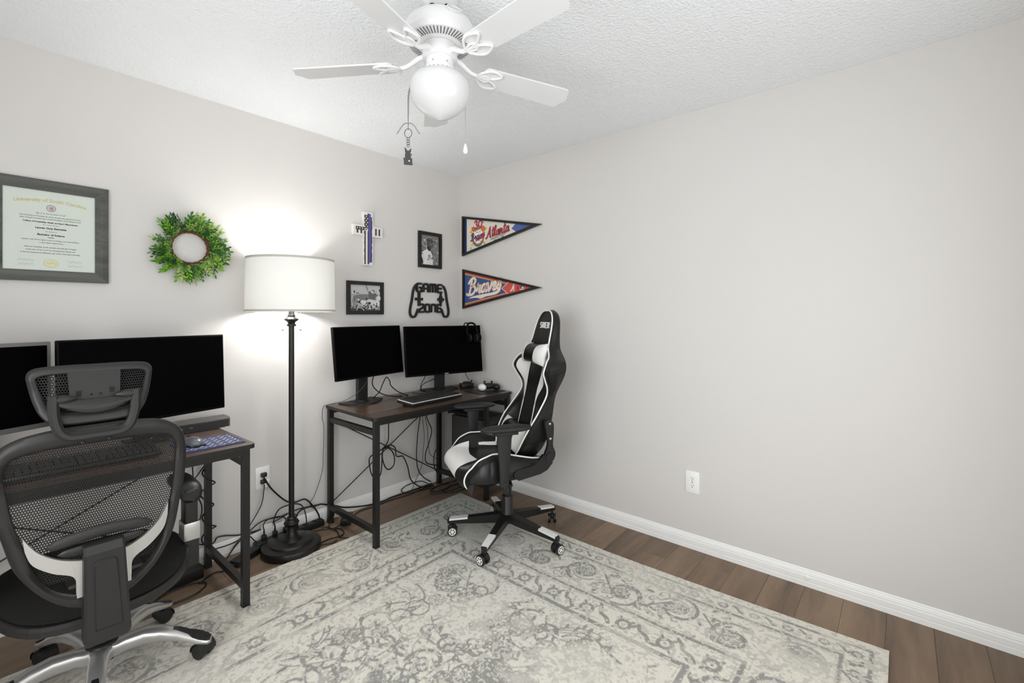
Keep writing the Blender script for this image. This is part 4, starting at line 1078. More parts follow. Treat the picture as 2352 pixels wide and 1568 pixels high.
photo('small black framed portrait photo of a ball player in a cap', -.3205, 1.803, .225, .276, .0245, dr_player)
photo('black framed black and white photo of a crowd lifting a man', -.880, 1.419, .278, .224, .0245, dr_team)

# --- game zone sign
gs = thing('game_zone_sign', 'black cut out sign shaped like a game controller reading GAME ZONE', 'sign', mtx=on_left(-.323, 1.415, .001))
D0, D1 = .002, .016
mb = MB()
for s in (-1, 1):
    P = cat([(s * .128, .118), (s * .146, .100), (s * .160, .066), (s * .172, .0), (s * .186, -.060), (s * .188, -.100), (s * .174, -.124), (s * .150, -.126), (s * .134, -.110), (s * .115, -.066)], 6)
    mb = MB(); mb.ribbon(P, .0145, D0, D1); obj('controller_grip_outline', mb, M['blackm'], gs)
def strokes(mb, L, x, y, sx, sy, w):
    for st in L: mb.ribbon([(x + px * sx, y + py * sy) for px, py in st], w, D0, D1)
LT = {'G': [[(.95, .95), (.2, .95), (.05, .8), (.05, .2), (.2, .05), (.8, .05), (.95, .2), (.95, .5), (.5, .5)]],
      'A': [[(.05, 0), (.05, .75), (.25, .95), (.75, .95), (.95, .75), (.95, 0)], [(.05, .42), (.95, .42)]],
      'M': [[(.04, 0), (.04, .8), (.16, .95), (.4, .95), (.5, .8), (.5, .0)], [(.5, .8), (.6, .95), (.84, .95), (.96, .8), (.96, 0)]],
      'E': [[(1, .95), (.25, .95), (.06, .75), (.06, .2), (.2, .05), (1, .05)], [(.06, .5), (.95, .5)]],
      'Z': [[(.02, .95), (.8, .95), (.95, .8), (.95, .62), (.1, .3), (.05, .05), (1, .05)]],
      'O': [[(.25, .95), (.75, .95), (.95, .75), (.95, .25), (.75, .05), (.25, .05), (.05, .25), (.05, .75), (.25, .95)]],
      'N': [[(.05, 0), (.05, .75), (.25, .95), (.75, .95), (.95, .75), (.95, 0)]]}
for word, x0, wd, y0, hh in (('GAME', -.132, (.058, .058, .072, .054), .062, .066), ('ZONE', -.112, (.054, .056, .054, .050), -.092, .064)):
    x = x0
    for chx, w in zip(word, wd):
        mb = MB(); strokes(mb, LT[chx], x + .004, y0, w - .006, hh, .0145); obj('letter', mb, M['blackm'], gs); x += w + .004
mb = MB(); mb.box((-.105, .008, .009), (.068, .02, .014)); mb.box((-.105, .010, .0088), (.02, .108, .0136)); obj('direction_pad', mb, M['blackm'], gs)
mb = MB()
for a in range(4): mb.cyl((.108 + .019 * math.cos(a * math.pi / 2), .010 + .019 * math.sin(a * math.pi / 2), D0), (.108 + .019 * math.cos(a * math.pi / 2), .010 + .019 * math.sin(a * math.pi / 2), D1), .0125, n=14)
mb.box((.108, .010, .0088), (.012, .108, .0136)); obj('action_buttons', mb, M['blackm'], gs)

# --- pennants on the right wall (x = towards the camera along the wall)
def pennant(label, y, z, tipv, draw, hh, L):
    t = thing('framed_pennant', label, 'pennant', mtx=on_right(y, z, .001))
    A, B, C_ = (0, -hh / 2), (0, hh / 2), (L, tipv)
    out = [A, C_, B]
    def inset(P, d):
        n = len(P); res = []
        for i in range(n):
            a, b, c = Vector(P[i - 1]), Vector(P[i]), Vector(P[(i + 1) % n])
            d1 = (b - a).normalized(); d2 = (c - b).normalized(); n1 = Vector((-d1.y, d1.x)); n2 = Vector((-d2.y, d2.x)); m = (n1 + n2).normalized()
            res.append(tuple(b + m * d / m.dot(n1)))
        return res
    inn = inset(out, .0175)
    mb = MB(); frame_ring(mb, out, inn, 0, .020, .019); obj('frame', mb, M['frame_black'], t)
    mb = MB(); mb.prism(inset(out, .016), .001, .006); obj('backing', mb, M['frame_black'], t)
    a = Art(.0068, .00003); draw(a, inn, L, hh, tipv); a.build('pennant_print', M['print'], t)
    return t, inn
def seg(inn, x):   # lower and upper edge of the inner triangle at x
    (ax, ay), (cx, cy), (bx, by) = inn
    t = (x - ax) / (cx - ax); return ay + (cy - ay) * t, by + (cy - by) * t
def dr1(a, inn, L, h, tv):
    cream = rgb(232, 228, 214); navy = rgb(48, 56, 96); blue = rgb(84, 104, 164); red = rgb(186, 62, 78); org = rgb(228, 96, 60); gold = rgb(232, 186, 64); gr = rgb(150, 136, 96); dkk = rgb(70, 62, 84)
    a.poly(inn, cream)
    x0 = inn[0][0]; l0, u0 = seg(inn, .046); a.poly([inn[0], (.046, l0), (.046, u0), inn[2]], navy)
    a.poly([(.572, seg(inn, .572)[0]), inn[1], (.562, seg(inn, .562)[1]), (.524, .001)], blue)
    # crest: bats, plate, ball, word
    for p, q in (((.085, .030), (.255, -.085)), ((.268, .038), (.100, -.085))): a.stroke([p, q], .017, gold)
    a.ell(.175, -.028, .066, .072, rgb(92, 88, 120), 28); a.ell(.175, -.024, .060, .066, gr, 28); a.ell(.175, -.014, .055, .062, rgb(240, 238, 232), 28)
    a.stroke(cat([(.14, .026), (.175, .012), (.21, .026)], 4), .0035, red); a.stroke(cat([(.14, -.062), (.175, -.050), (.21, -.062)], 4), .0035, red)
    a.poly([(.115, .022), (.230, .040), (.228, .062), (.117, .046)], gr)
    for cx, cy in ((.122, .046), (.232, .036)):
        for b in range(5): a.ell(cx + .014 * math.cos(b * 1.26), cy + .012 * math.sin(b * 1.26), .010, .010, org, 8)
    for st in script_word('Braves', .098, -.050, .052, .2, .16): a.stroke(st, .0085, rgb(92, 58, 96))
    a.stroke([(.150, -.052), (.232, -.030)], .013, red); a.poly([(.205, -.040), (.240, -.042), (.246, -.004), (.228, .006)], red)
    a.stroke(cat([(.135, .092), (.152, .104), (.166, .094), (.156, .078), (.170, .066), (.156, .048), (.134, .050)], 4), .0145, red)
    a.stroke(cat([(.204, .104), (.186, .092), (.183, .066), (.196, .052), (.213, .064), (.217, .092), (.204, .104)], 4), .0135, red)
    a.ell(.231, .100, .007, .010, red, 10); a.ell(.231, .084, .006, .004, dkk, 8)
    for st in script_word('Atlanta', .268, -.046, .073, .22, .14): a.stroke(st, .0145, rgb(80, 72, 96))
    for st in script_word('Atlanta', .268, -.046, .073, .22, .14): a.stroke(st, .0100, red)
    a.ell(.095, -.112, .010, .013, rgb(110, 110, 112), 14); a.ell(.095, -.112, .0075, .010, cream, 14); a.stroke([(.093, -.107), (.097, -.112), (.093, -.117)], .002, rgb(110, 110, 112))
def dr2(a, inn, L, h, tv):
    blue = rgb(62, 92, 150); red = rgb(204, 66, 62); gold = rgb(240, 178, 76); white = rgb(240, 236, 226); coral = rgb(220, 92, 84)
    a.poly(inn, blue)
    (ax, ay), (cx, cy), (bx, by) = inn
    def strip(d0, d1, col, up):
        e = (bx, by) if up else (ax, ay); k = -1 if up else 1
        f = lambda d: ((e[0], e[1] + k * d), (cx - d * 3.6, cy + k * d * .0 + (0)))
        p0, q0 = f(d0); p1, q1 = f(d1); a.poly([p0, q0, q1, p1], col)
    for up in (1, 0):
        strip(0, .009, red, up); strip(.009, .012, rgb(240, 150, 80), up); strip(.015, .022, gold, up)
    xa = .486; l, u = seg(inn, xa); md = -.011
    a.poly([(xa, l), (cx, cy), (xa, u), (xa - .067, md)], white); a.poly([(xa + .006, seg(inn, xa + .006)[0]), (cx, cy), (xa + .006, seg(inn, xa + .006)[1]), (xa - .059, md)], coral)
    for st in script_word('Braves', .060, -.053, .121, .24, .12): a.stroke(st, .0250, rgb(232, 140, 60))
    for st in script_word('Braves', .060, -.053, .121, .24, .12): a.stroke(st, .0175, white)
    sw = [(.064, -.081), (.12, -.062), (.21, -.050), (.33, -.036), (.385, -.020), (.405, .002), (.418, .000), (.408, -.030), (.37, -.052), (.31, -.062), (.25, -.070), (.205, -.084), (.14, -.076)]
    a.poly(cat(sw, 3, True), rgb(232, 140, 60)); a.poly(cat([(x_ * .97 + .006, y_ * .93 - .003) for x_, y_ in sw], 3, True), white)
    for st in script_word('A', .514, -.033, .047, .22, .05): a.stroke(st, .0095, white)
    a.rect(.572, -.030, .592, .0, rgb(206, 48, 52)); a.poly([(.602, -.016), (.640, -.016), (.634, .000), (.606, .002)], rgb(60, 90, 150)); a.poly([(.616, -.016), (.642, -.018), (.626, -.002)], white); a.rect(.600, -.027, .640, -.022, white)
p1, inn1 = pennant('framed cream pennant reading Atlanta, the upper of two by the corner', -.045, 1.947, -.002, dr1, .326, .808)
p2, inn2 = pennant('framed blue and red pennant reading Braves, below the cream pennant', -.050, 1.515, -.018, dr2, .324, .803)
o = text('caption_print', p1, 'OPENING NIGHT', .0215, M['ink'], (.392, -.043, .0088), .0001); o.rotation_euler = (0, 0, .205)
o = text('caption_print', p1, 'MAY  4   1995', .0185, M['ink'], (.400, -.060, .0088), .0001); o.rotation_euler = (0, 0, .205)

# --- outlets
def outlet(label, mtx, plugged):
    t = thing('wall_outlet', label, 'outlet', mtx=mtx)
    mb = MB(); mb.box((0, 0, .0028), (.076, .122, .0054), bev=.0022); obj('cover_plate', mb, M['white'], t)
    for s in (-1, 1):
        mb = MB(); pts = [(.0172 * math.cos(a), max(-.0135, min(.0135, .0172 * math.sin(a)))) for a in (2 * math.pi * k / 28 for k in range(28))]
        mb.prism([(x, y + s * .0195) for x, y in pts], .003, .0068); r = obj('receptacle', mb, M['white'], t)
        if not (plugged):
            for x in (-.006, .006):
                mb = MB(); mb.box((x, s * .0195 + .0045, .0068), (.0022, .0075 if x < 0 else .006, .0006)); obj('slot', mb, M['slot'], r)
            mb = MB(); mb.lathe([(0, .0066), (.0026, .0066), (.0026, .0072), (0, .0072)], 12, c=(0, s * .0195 - .0065, 0)); obj('ground_hole', mb, M['hole'], r)
    mb = MB(); mb.sphere((0, 0, .0056), (.0032, .0032, .0012), 10, 6); obj('screw', mb, M['chrome' if plugged else 'slot'], t)
    return t
outlet('white duplex outlet with two plugs in it, left of the lamp pole', on_left(-1.5375, .3735, .0005), True)
outlet('empty white duplex outlet low on the right wall', on_right(-1.8965, .371, .0005), False)
pu = thing('power_plug', 'black flat plug in the upper socket of the left outlet', 'plug', mtx=on_left(-1.5355, .393, .0075))
mb = MB(); mb.box((0, 0, .011), (.030, .024, .022), bev=.005); obj('plug_body', mb, M['black'], pu)
mb = MB(); mb.tube(cat([(0, -.010, .014), (0, -.016, .016), (0, -.03, .014)], 3), .004, 8); obj('strain_relief', mb, M['black'], pu)
pd_ = thing('power_plug', 'black plug with a white wrap in the lower socket of the left outlet', 'plug', mtx=on_left(-1.5375, .354, .0075))
mb = MB(); mb.box((0, 0, .010), (.030, .024, .020), bev=.005); obj('plug_body', mb, M['black'], pd_)
mb = MB(); mb.box((.016, -.006, .017), (.026, .046, .005), M=rot_axis(-.2, 'Z'), bev=.001, seg=1); plab(obj('paper_wrap', mb, M['tag'], pd_), 'white paper tag folded round the plug')

# ================================================================== GAMING CHAIR
GC = T(-.581, -1.029, 0) @ Rz(R_(150))
gch = thing('gaming_chair', 'black and white racing style gaming chair on five casters in front of the corner desk', 'chair', mtx=GC)
def on_rug_local(x, y):
    p = GC @ Vector((x, y, 0)); return p.x < -.36 and p.y < -.345
# base
for k in range(5):
    a = R_(56.5 + 72 * k - 150); ca, sa = math.cos(a), math.sin(a); Rm = Rz(a)
    mb = MB()
    def sec(r, zt, zb, wt, wb): return [tuple(Rm @ Vector((r, y, zz))) for y, zz in ((-wt, zt), (wt, zt), (wb, zb), (-wb, zb))]
    mb.rings([sec(.022, .148, .100, .026, .018), sec(.075, .144, .094, .024, .017), sec(.20, .128, .088, .0195, .015), sec(.310, .114, .084, .017, .014), sec(.343, .110, .082, .016, .013), sec(.352, .105, .084, .013, .011)], True, False, False)
    lg = obj('base_leg', mb, M['chairblk'], gch)
    mb = MB()
    def sec2(r, zt, wt): return [tuple(Rm @ Vector((r, y, zz))) for y, zz in ((-wt - .001, zt + .0012), (wt + .001, zt + .0012), (wt + .0005, zt - .009), (-wt - .0005, zt - .009))]
    mb.rings([sec2(.232, .1238, .0190), sec2(.310, .114, .0172), sec2(.340, .1102, .0164)], True, False, False); plab(obj('end_cap', mb, M['leatherw'], lg), 'white end cap')
    zf = .0112 if on_rug_local(.335 * ca, .335 * sa) else .0003
    Cm = T(.335 * ca, .335 * sa, zf) @ Rz(R_((20, 75, -150, 110, 160)[k]))
    # twin wheel caster, wheels turn about local x
    mb = MB(); mb.cyl((0, 0, .03), (0, 0, .085), .008, n=10, M=Cm); mb.box((0, .004, .044), (.018, .040, .030), M=Cm, bev=.006); ca_ = obj('caster', mb, M['black'], gch)
    for sx in (-1, 1):
        mb = MB(); mb.tube([(sx * .010, .012, .0285), (sx * .012, .012, .0285), (sx * .0235, .012, .0285), (sx * .026, .012, .0285)], [.026, .0285, .0285, .026], 24, M=Cm); obj('wheel', mb, M['black'], ca_)
        mb = MB(); mb.tube([(sx * .0258, .012, .0285), (sx * .0272, .012, .0285)], .0212, 22, M=Cm); 
        h = plab(obj('hub_cover', mb, M['leatherw'], ca_), 'white spoked hub')
    mb = MB()
    for sx in (-1, 1):
        for q in range(6):
            b = q * math.pi / 3; yy, zz = .012 + .0128 * math.cos(b), .0285 + .0128 * math.sin(b); 
            mb.tube([(sx * .0268, yy, zz), (sx * .02755, yy, zz)], .0042, 8, M=Cm)
    obj('hub_openings', mb, M['hole'], ca_)
mb = MB(); mb.lathe([(0, .095), (.034, .095), (.040, .105), (.040, .142), (.034, .150), (.033, .250), (.030, .254), (.0255, .256), (.0255, .365), (.02, .367)], 28); obj('gas_column', mb, M['chairblk'], gch)
mb = MB(); mb.cyl((0, 0, .365), (0, 0, .40), .014, n=16); obj('piston', mb, M['chrome'], gch)
mb = MB(); mb.box((.03, 0, .405), (.22, .16, .035), bev=.01); mb.bar((.05, .08, .402), (.06, .24, .398), .014); obj('seat_mechanism', mb, M['chairblk'], gch)
# seat: profile along u (rear -> front -> down the front)
SP = [(-.135, .505), (-.06, .492), (.05, .490), (.16, .500), (.24, .512), (.29, .513), (.325, .498), (.342, .468), (.338, .435), (.318, .408)]
SPc = cat(SP, 8)
def seat_pt(u, w, off=0.0):
    i = u * (len(SPc) - 1); k = int(min(i, len(SPc) - 2)); f = i - k
    x, zz = (SPc[k][0] * (1 - f) + SPc[k + 1][0] * f, SPc[k][1] * (1 - f) + SPc[k + 1][1] * f)
    tx, tz = SPc[k + 1][0] - SPc[k][0], SPc[k + 1][1] - SPc[k][1]; L = math.hypot(tx, tz); nx_, nz_ = -tz / L, tx / L
    a = abs(w)
    rise = lerp([(-.14, .012), (-.08, .03), (0, .055), (.10, .078), (.17, .072), (.25, .030), (.30, -.005), (.35, -.02)], x)
    b = sstep(.52, .80, a) * rise - sstep(.86, 1.0, a) * .030
    yw = lerp([(-.14, .235), (0, .265), (.2, .272), (.30, .252), (.36, .232)], x)
    xx = x - sstep(.6, 1.0, a) * sstep(.2, .34, x) * .045
    return (xx + nx_ * off, yw * w, zz + (b + off * nz_ if True else 0))
mb = MB(); NU, NV = 54, 40
top = [[seat_pt(i / NU, -1 + 2 * j / NV) for j in range(NV + 1)] for i in range(NU + 1)]
def seat_bot(p, w): return (min(p[0], .30) * .97, p[1] * .985, lerp([(-.14, .43), (.0, .415), (.2, .410), (.35, .402)], p[0]) + .02 * abs(w) ** 3)
bot = [[seat_bot(top[i][j], -1 + 2 * j / NV) for j in range(NV + 1)] for i in range(NU + 1)]
rgs = [top[i] + bot[i][::-1] for i in range(NU + 1)]
mb.rings(rgs, True, False, True); obj('seat_cushion', mb, M['leather'], gch, angle=60)
mb = MB()
def uof(x):   # parameter of the profile at x on the upper run
    for k in range(len(SPc) - 1):
        if SPc[k + 1][0] >= x: return (k + (x - SPc[k][0]) / max(1e-6, SPc[k + 1][0] - SPc[k][0])) / (len(SPc) - 1)
    return 1
ufr = uof(.205)
def wpanel(s, t):
    w = -.66 + 1.32 * t; u0 = ufr - .055 * (abs(w) / .66) ** 1.3 + .03
    return seat_pt(u0 + (1 - u0) * s, w * (1 - .12 * s), .0022)
mb.grid(wpanel, 22, 24, flip=True); plab(obj('front_panel', mb, M['leatherw'], gch), 'white front panel of the seat')
for s in (-1, 1):
    mb = MB(); mb.tube([seat_pt(.02 + .93 * q / 44, s * .885, .003) for q in range(45)], .0042, 8); plab(obj('seat_piping', mb, M['pipe'], gch), 'white piping')
    mb = MB(); mb.grid(lambda a, b, s=s: seat_pt(.10 + (ufr - .19) * a, s * (.60 + (.035 + .045 * (1 - a)) * b), .0018), 14, 3, flip=(s > 0)); plab(obj('side_stripe', mb, M['leatherw'], gch), 'white stripe along the inner side of the wing')
# backrest
BZ = [(.50, -.050), (.56, -.075), (.64, -.100), (.75, -.128), (.9, -.162), (1.05, -.198), (1.18, -.228), (1.27, -.248), (1.335, -.262)]
BW = [(.50, .150), (.53, .185), (.58, .220), (.66, .238), (.74, .232), (.82, .215), (.87, .220), (.93, .252), (.98, .272), (1.015, .270), (1.05, .246), (1.085, .198), (1.115, .162), (1.16, .146), (1.22, .137), (1.27, .122), (1.30, .100), (1.32, .072), (1.333, .030)]
BF = [(.50, .075), (.60, .078), (.68, .058), (.76, .020), (.84, -.014), (.89, -.006), (.95, .036), (.99, .058), (1.04, .046), (1.10, .016), (1.33, .006)]
BT = [(.50, .070), (.60, .085), (.8, .095), (1.0, .100), (1.1, .085), (1.2, .065), (1.3, .05), (1.335, .03)]
def smooth_lookup(tab, k=8):
    c = cat(tab, k); return lambda x: lerp(c, x)
fBZ, fBW, fBF, fBT = map(smooth_lookup, (BZ, BW, BF, BT))
def back_pt(v, w, off=0.0):
    zz = .505 + .829 * v; a = abs(w)
    x = fBZ(zz) + sstep(.45, .86, a) * fBF(zz) - sstep(.88, 1.0, a) * .022 + off
    return (x, fBW(zz) * w, zz)
NU, NV = 70, 34; rgs = []
for i in range(NU + 1):
    v = i / NU; fr_ = [back_pt(v, -1 + 2 * j / NV) for j in range(NV + 1)]
    zz = fr_[0][2]; bk = []
    for j in range(NV + 1):
        w = -1 + 2 * j / NV; bk.append((fBZ(zz) - fBT(zz) * (1 - .35 * abs(w) ** 3), fBW(zz) * w * .96, zz))
    rgs.append(fr_ + bk[::-1])
mb = MB(); mb.rings(rgs, True, False, True); obj('backrest', mb, M['leather'], gch, angle=60)
for s in (-1, 1):
    pass
mb = MB(); P = [back_pt(.02 + .975 * q / 90, .90, .004) for q in range(91)] + [back_pt(.995 - .975 * q / 90, -.90, .004) for q in range(91)]
mb.tube(P, .0045, 8); plab(obj('back_piping', mb, M['pipe'], gch), 'white piping round the backrest')
for s in (-1, 1):
    mb = MB()
    def wp(a, b, s=s):
        v = .33 + .345 * a                       # white wedge, wide at the shoulder, a point at the waist
        w0 = .34 + .05 * (1 - a); w1 = w0 + .05 + .36 * sstep(0.0, .72, a) * (1 - .5 * sstep(.85, 1.0, a)); return back_pt(v, s * (w0 + (w1 - w0) * b), .0022)
    mb.grid(wp, 26, 6, flip=(s < 0)); plab(obj('shoulder_panel', mb, M['leatherw'], gch), 'white panel tapering to a point')
    mb = MB(); mb.grid(lambda a, b, s=s: back_pt(.14 + .20 * a, s * (.37 + (.03 + .05 * a) * b), .0022), 12, 3, flip=(s < 0)); plab(obj('inner_stripe', mb, M['leatherw'], gch), 'narrow white stripe')
    mb = MB(); mb.grid(lambda a, b, s=s: back_pt(.745 + .045 * a, s * (.62 + .20 * b), .0015), 6, 4, flip=(s < 0)); 
    sl = obj('harness_slot', mb, M['hole'], gch)
    mb = MB(); mb.tube([back_pt(.742 + .02 * math.sin(b) + .026, s * (.72 + .11 * math.cos(b)), .002) for b in (2 * math.pi * q / 18 for q in range(18))], .0028, 6, closed=True); obj('slot_rim', mb, M['black'], sl)
# neck pillow
def pillow(name, cx, cz, hw, hh, hd, lean, split, parent, wfrac):
    def pt(u, v, r=1.0):
        a = 2 * math.pi * v; x = -1 + 2 * u
        pr = (1 - abs(x) ** 3.2) ** .5 * .62 + .30 * (1 - abs(x) ** 8)
        k = lambda t, e: math.copysign(abs(t) ** e, t)
        dy = k(math.sin(a), .75) * hh * (.86 + .2 * x * x); dx = k(math.cos(a), .9) * hd * max(.04, pr)
        return (cx + dx + lean * dy, x * hw, cz + dy)
    for nm, u0, u1, mm in (('pillow_centre', .5 - split / 2, .5 + split / 2, M['leather']), ('pillow_end', 0, .5 - split / 2, M['leatherw']), ('pillow_end', .5 + split / 2, 1, M['leatherw'])):
        mb = MB(); mb.rings([[pt(u0 + (u1 - u0) * i / 12, j / 24) for j in range(24)] for i in range(13)], True, False, True); obj(nm, mb, mm, parent)
npl = bpy.data.objects.new('neck_pillow', None); COL.objects.link(npl); npl.parent = gch
pillow('neck_pillow', -.175, 1.076, .155, .062, .050, -.22, .46, npl, .3)
mb = MB(); 
for s in (-1, 1): mb.grid(lambda a, b, s=s: back_pt(.70 + .09 * a, s * (.40 + .06 * b), .012), 5, 2)
obj('strap', mb, M['hole'], npl)
lpl = bpy.data.objects.new('lumbar_cushion', None); COL.objects.link(lpl); lpl.parent = gch
pillow('lumbar_cushion', -.035, .605, .165, .075, .055, -.3, .62, lpl, .3)
# brand lettering on the headrest: angular strokes
SR = {'S': [[(1, 1), (.12, 1), (0, .85), (0, .6), (.9, .45), (.9, .12), (.8, 0), (0, 0)]], '-': [[(.0, .5), (.9, .5)]], 'R': [[(0, 0), (0, 1), (.85, 1), (.95, .85), (.95, .6), (.1, .5)], [(.5, .5), (1, 0)]],
      'A': [[(0, 0), (.5, 1), (1, 1), (1, 0)]], 'C': [[(1, 1), (.15, 1), (0, .8), (0, .15), (.15, 0), (1, 0)]], 'E': [[(1, 1), (0, 1)], [(.95, .5), (.1, .5)], [(0, 0), (1, 0)], [(.95, 1), (.95, 0)]]}
x = 0; mb = MB(); lm = frameM((fBZ(1.243) + .0115, .066, 1.226), (0, -1, 0), (-.17, 0, 1)) if False else None
zc = 1.243
lm = frameM((fBZ(zc) + .0075, -.062, zc - .016), (0, 1, 0), (-.16, 0, 1))
for chx in 'S-RACER':
    w = .010 if chx == '-' else .0158
    for st in SR[chx]: mb.ribbon([(x + px * w, py * .032) for px, py in st], .0048, -.004, .0022, M=lm)
    x += w + .0034
plab(obj('brand_lettering', mb, M['pipe'], gch), 'white angular brand lettering')
# recliner brackets
for s in (-1, 1):
    bm_ = frameM((0, s * .262, 0), (1, 0, 0), (0, 0, 1))   # local (x, z); normal -y
    mb = MB(); P = cat([(-.150, .735), (-.128, .728), (-.124, .70), (-.138, .62), (-.136, .59), (-.122, .555), (-.120, .53), (-.135, .506), (-.160, .508), (-.178, .53), (-.182, .56), (-.168, .60), (-.172, .66), (-.172, .715)], 4, True)
    mb.prism(P, -.010, .010, M=bm_, smooth=True); br_ = obj('recline_bracket', mb, M['chairblk'], gch)
    mb = MB(); yo = s * .2735
    for bx, bz in ((-.150, .715), (-.153, .635), (-.150, .537)): mb.sphere((bx, yo, bz), (.0075, .003, .0075), 12, 6)
    obj('bolt', mb, M['chrome'], br_)
    mb = MB(); P = [(.052, .445), (.058, .470), (.040, .486), (-.06, .500), (-.115, .552), (-.150, .520), (-.168, .508), (-.135, .470), (-.095, .452), (.03, .430)]
    mb.prism(P, -.012, .012, M=bm_); hb = obj('hinge_cover', mb, M['chairblk'], gch)
    mb = MB(); mb.tube([(-.02, s * .2742, .468), (-.02, s * .2752, .468)], .0055, 12); obj('screw_hole', mb, M['hole'], hb)
    mb = MB(); mb.tube([(-.148, s * .272, .537), (-.148, s * .279, .537)], .024, 20); obj('pivot_boss', mb, M['black'], br_)
    # armrest
    mb = MB(); yy = s * .315
    rings = []
    for q in range(15):
        t = q / 14; xx = -.022 + .272 * t; hw = .046 * (1 - abs(2 * t - 1) ** 5) ** .5 + .004; th = .017 * (1 - .55 * abs(2 * t - 1) ** 3)
        rings.append([(xx, yy + hw * math.cos(b), .722 - .006 * (1 - t) * 0 + th * (abs(math.sin(b)) ** .7) * (1 if math.sin(b) > 0 else -1)) for b in (2 * math.pi * k / 18 for k in range(18))])
    mb.rings(rings, True, False, True); ap = obj('arm_pad', mb, M['blackm'], gch)
    mb = MB(); mb.box((.12, yy, .699), (.13, .05, .014), bev=.004); obj('pad_plate', mb, M['chairblk'], ap)
    mb = MB(); sq = lambda cz, w, d: [(.125 + w * cx_, yy + d * cy_, cz) for cx_, cy_ in ((-1, -.6), (-.6, -1), (.6, -1), (1, -.6), (1, .6), (.6, 1), (-.6, 1), (-1, .6))]
    mb.rings([sq(.694, .037, .022), sq(.60, .031, .019), sq(.50, .025, .016), sq(.43, .022, .015)], True, False, True); obj('arm_post', mb, M['blackm'], gch)
    mb = MB(); mb.tube(cat([(.125, yy, .45), (.122, yy, .42), (.112, yy - s * .02, .398), (.10, yy - s * .06, .393), (.09, yy - s * .16, .393)], 5), .018, 10, flat=(1.15, .8)); obj('arm_bracket', mb, M['blackm'], gch)

# ================================================================== OFFICE CHAIR
OC = T(-2.345, -.62, 0)
oc = thing('office_chair', 'black mesh office chair with silver base and headrest in the left foreground', 'chair', mtx=OC)
bx0, by0 = .035, .0
yb = lambda zz: -.31 - .10 * (zz - .4)          # plane of the back
xc = lambda zz: -.045 * max(0, zz - .5) - .003
def BPm(dy=0.0):   # (s, z, depth) -> local point; depth positive = towards the camera
    return lambda s, zz, d=0.0: (s + xc(zz), yb(zz) - d + .55 * s * s, zz)
bp = BPm()
outer = [(0, .986), (.06, .986), (.11, .982), (.155, .972), (.187, .955), (.208, .930), (.2195, .895), (.2235, .83), (.215, .757), (.202, .695), (.182, .600), (.143, .520), (.101, .469), (.054, .438), (0, .430)]
inner = [(0, .931), (.06, .931), (.105, .928), (.150, .921), (.180, .907), (.190, .880), (.187, .83), (.181, .77), (.173, .715), (.158, .650), (.143, .575), (.109, .515), (.062, .482), (.030, .475), (0, .473)]
oc_ = [p for p in outer]; 
def full(L): return [(s, zz) for s, zz in cat(L, 4)] + [(-s, zz) for s, zz in cat(L, 4)[::-1][1:-1]]
fo, fi = full(outer), full(inner)
mb = MB(); rings = []
for (a, az), (b, bz_) in zip(fo, fi):
    m_ = ((a + b) / 2, (az + bz_) / 2)
    ring = []
    for q in range(10):
        t = 2 * math.pi * q / 10; k = .5 - .5 * math.cos(t); d = .017 * math.sin(t)
        ring.append(bp(a + (b - a) * k, az + (bz_ - az) * k, d))
    rings.append(ring)
mb.rings(rings, False, True, True); obj('back_frame', mb, M['officeblk'], oc)
# woven panel
mb = MB()
ce_ = (0, .74)
def panel(u, v):
    i = u * len(fi); k = int(i) % len(fi); f = i - int(i); p = fi[k]; q = fi[(k + 1) % len(fi)]
    s, zz = p[0] + (q[0] - p[0]) * f, p[1] + (q[1] - p[1]) * f
    zz2 = max(zz, .535); s2 = ce_[0] + (s - ce_[0]) * v * 1.01; z2 = ce_[1] + (zz2 - ce_[1]) * v * 1.01
    return bp(s2, z2, -.004 - .022 * (1 - v * v))
mb.grid(panel, 96, 12); obj('mesh_panel', mb, M['mesh'], oc)
# silver lower bracket
tops = [(.163, .695), (.150, .668), (.132, .640), (.096, .609), (.048, .589), (0, .586)]
low = [(.160, .655), (.147, .612), (.110, .574), (.068, .546), (.062, .500), (.060, .482)]
mb = MB()
def thick(A, B, d0, d1):
    n_ = len(A); vs = [bp(*p, d0) for p in A] + [bp(*p, d0) for p in B] + [bp(*p, d1) for p in A] + [bp(*p, d1) for p in B]; fs = []
    for i in range(n_ - 1): fs += [(i, i + 1, n_ + i + 1, n_ + i), (2 * n_ + i, 3 * n_ + i, 3 * n_ + i + 1, 2 * n_ + i + 1), (i, 2 * n_ + i, 2 * n_ + i + 1, i + 1), (n_ + i, n_ + i + 1, 3 * n_ + i + 1, 3 * n_ + i)]
    return vs, fs
A = cat(tops, 5); B = cat(low, 5)
mb.add(*thick(A, B, .006, .020), True); mb.add(*thick([(-s, zz) for s, zz in A], [(-s, zz) for s, zz in B], .006, .020), True)
mb.add(*thick([(-.062, .590), (0, .586), (.062, .590)], [(-.062, .478), (0, .476), (.062, .478)], .006, .020), False)
obj('silver_bracket', mb, M['silver'], oc, angle=50)
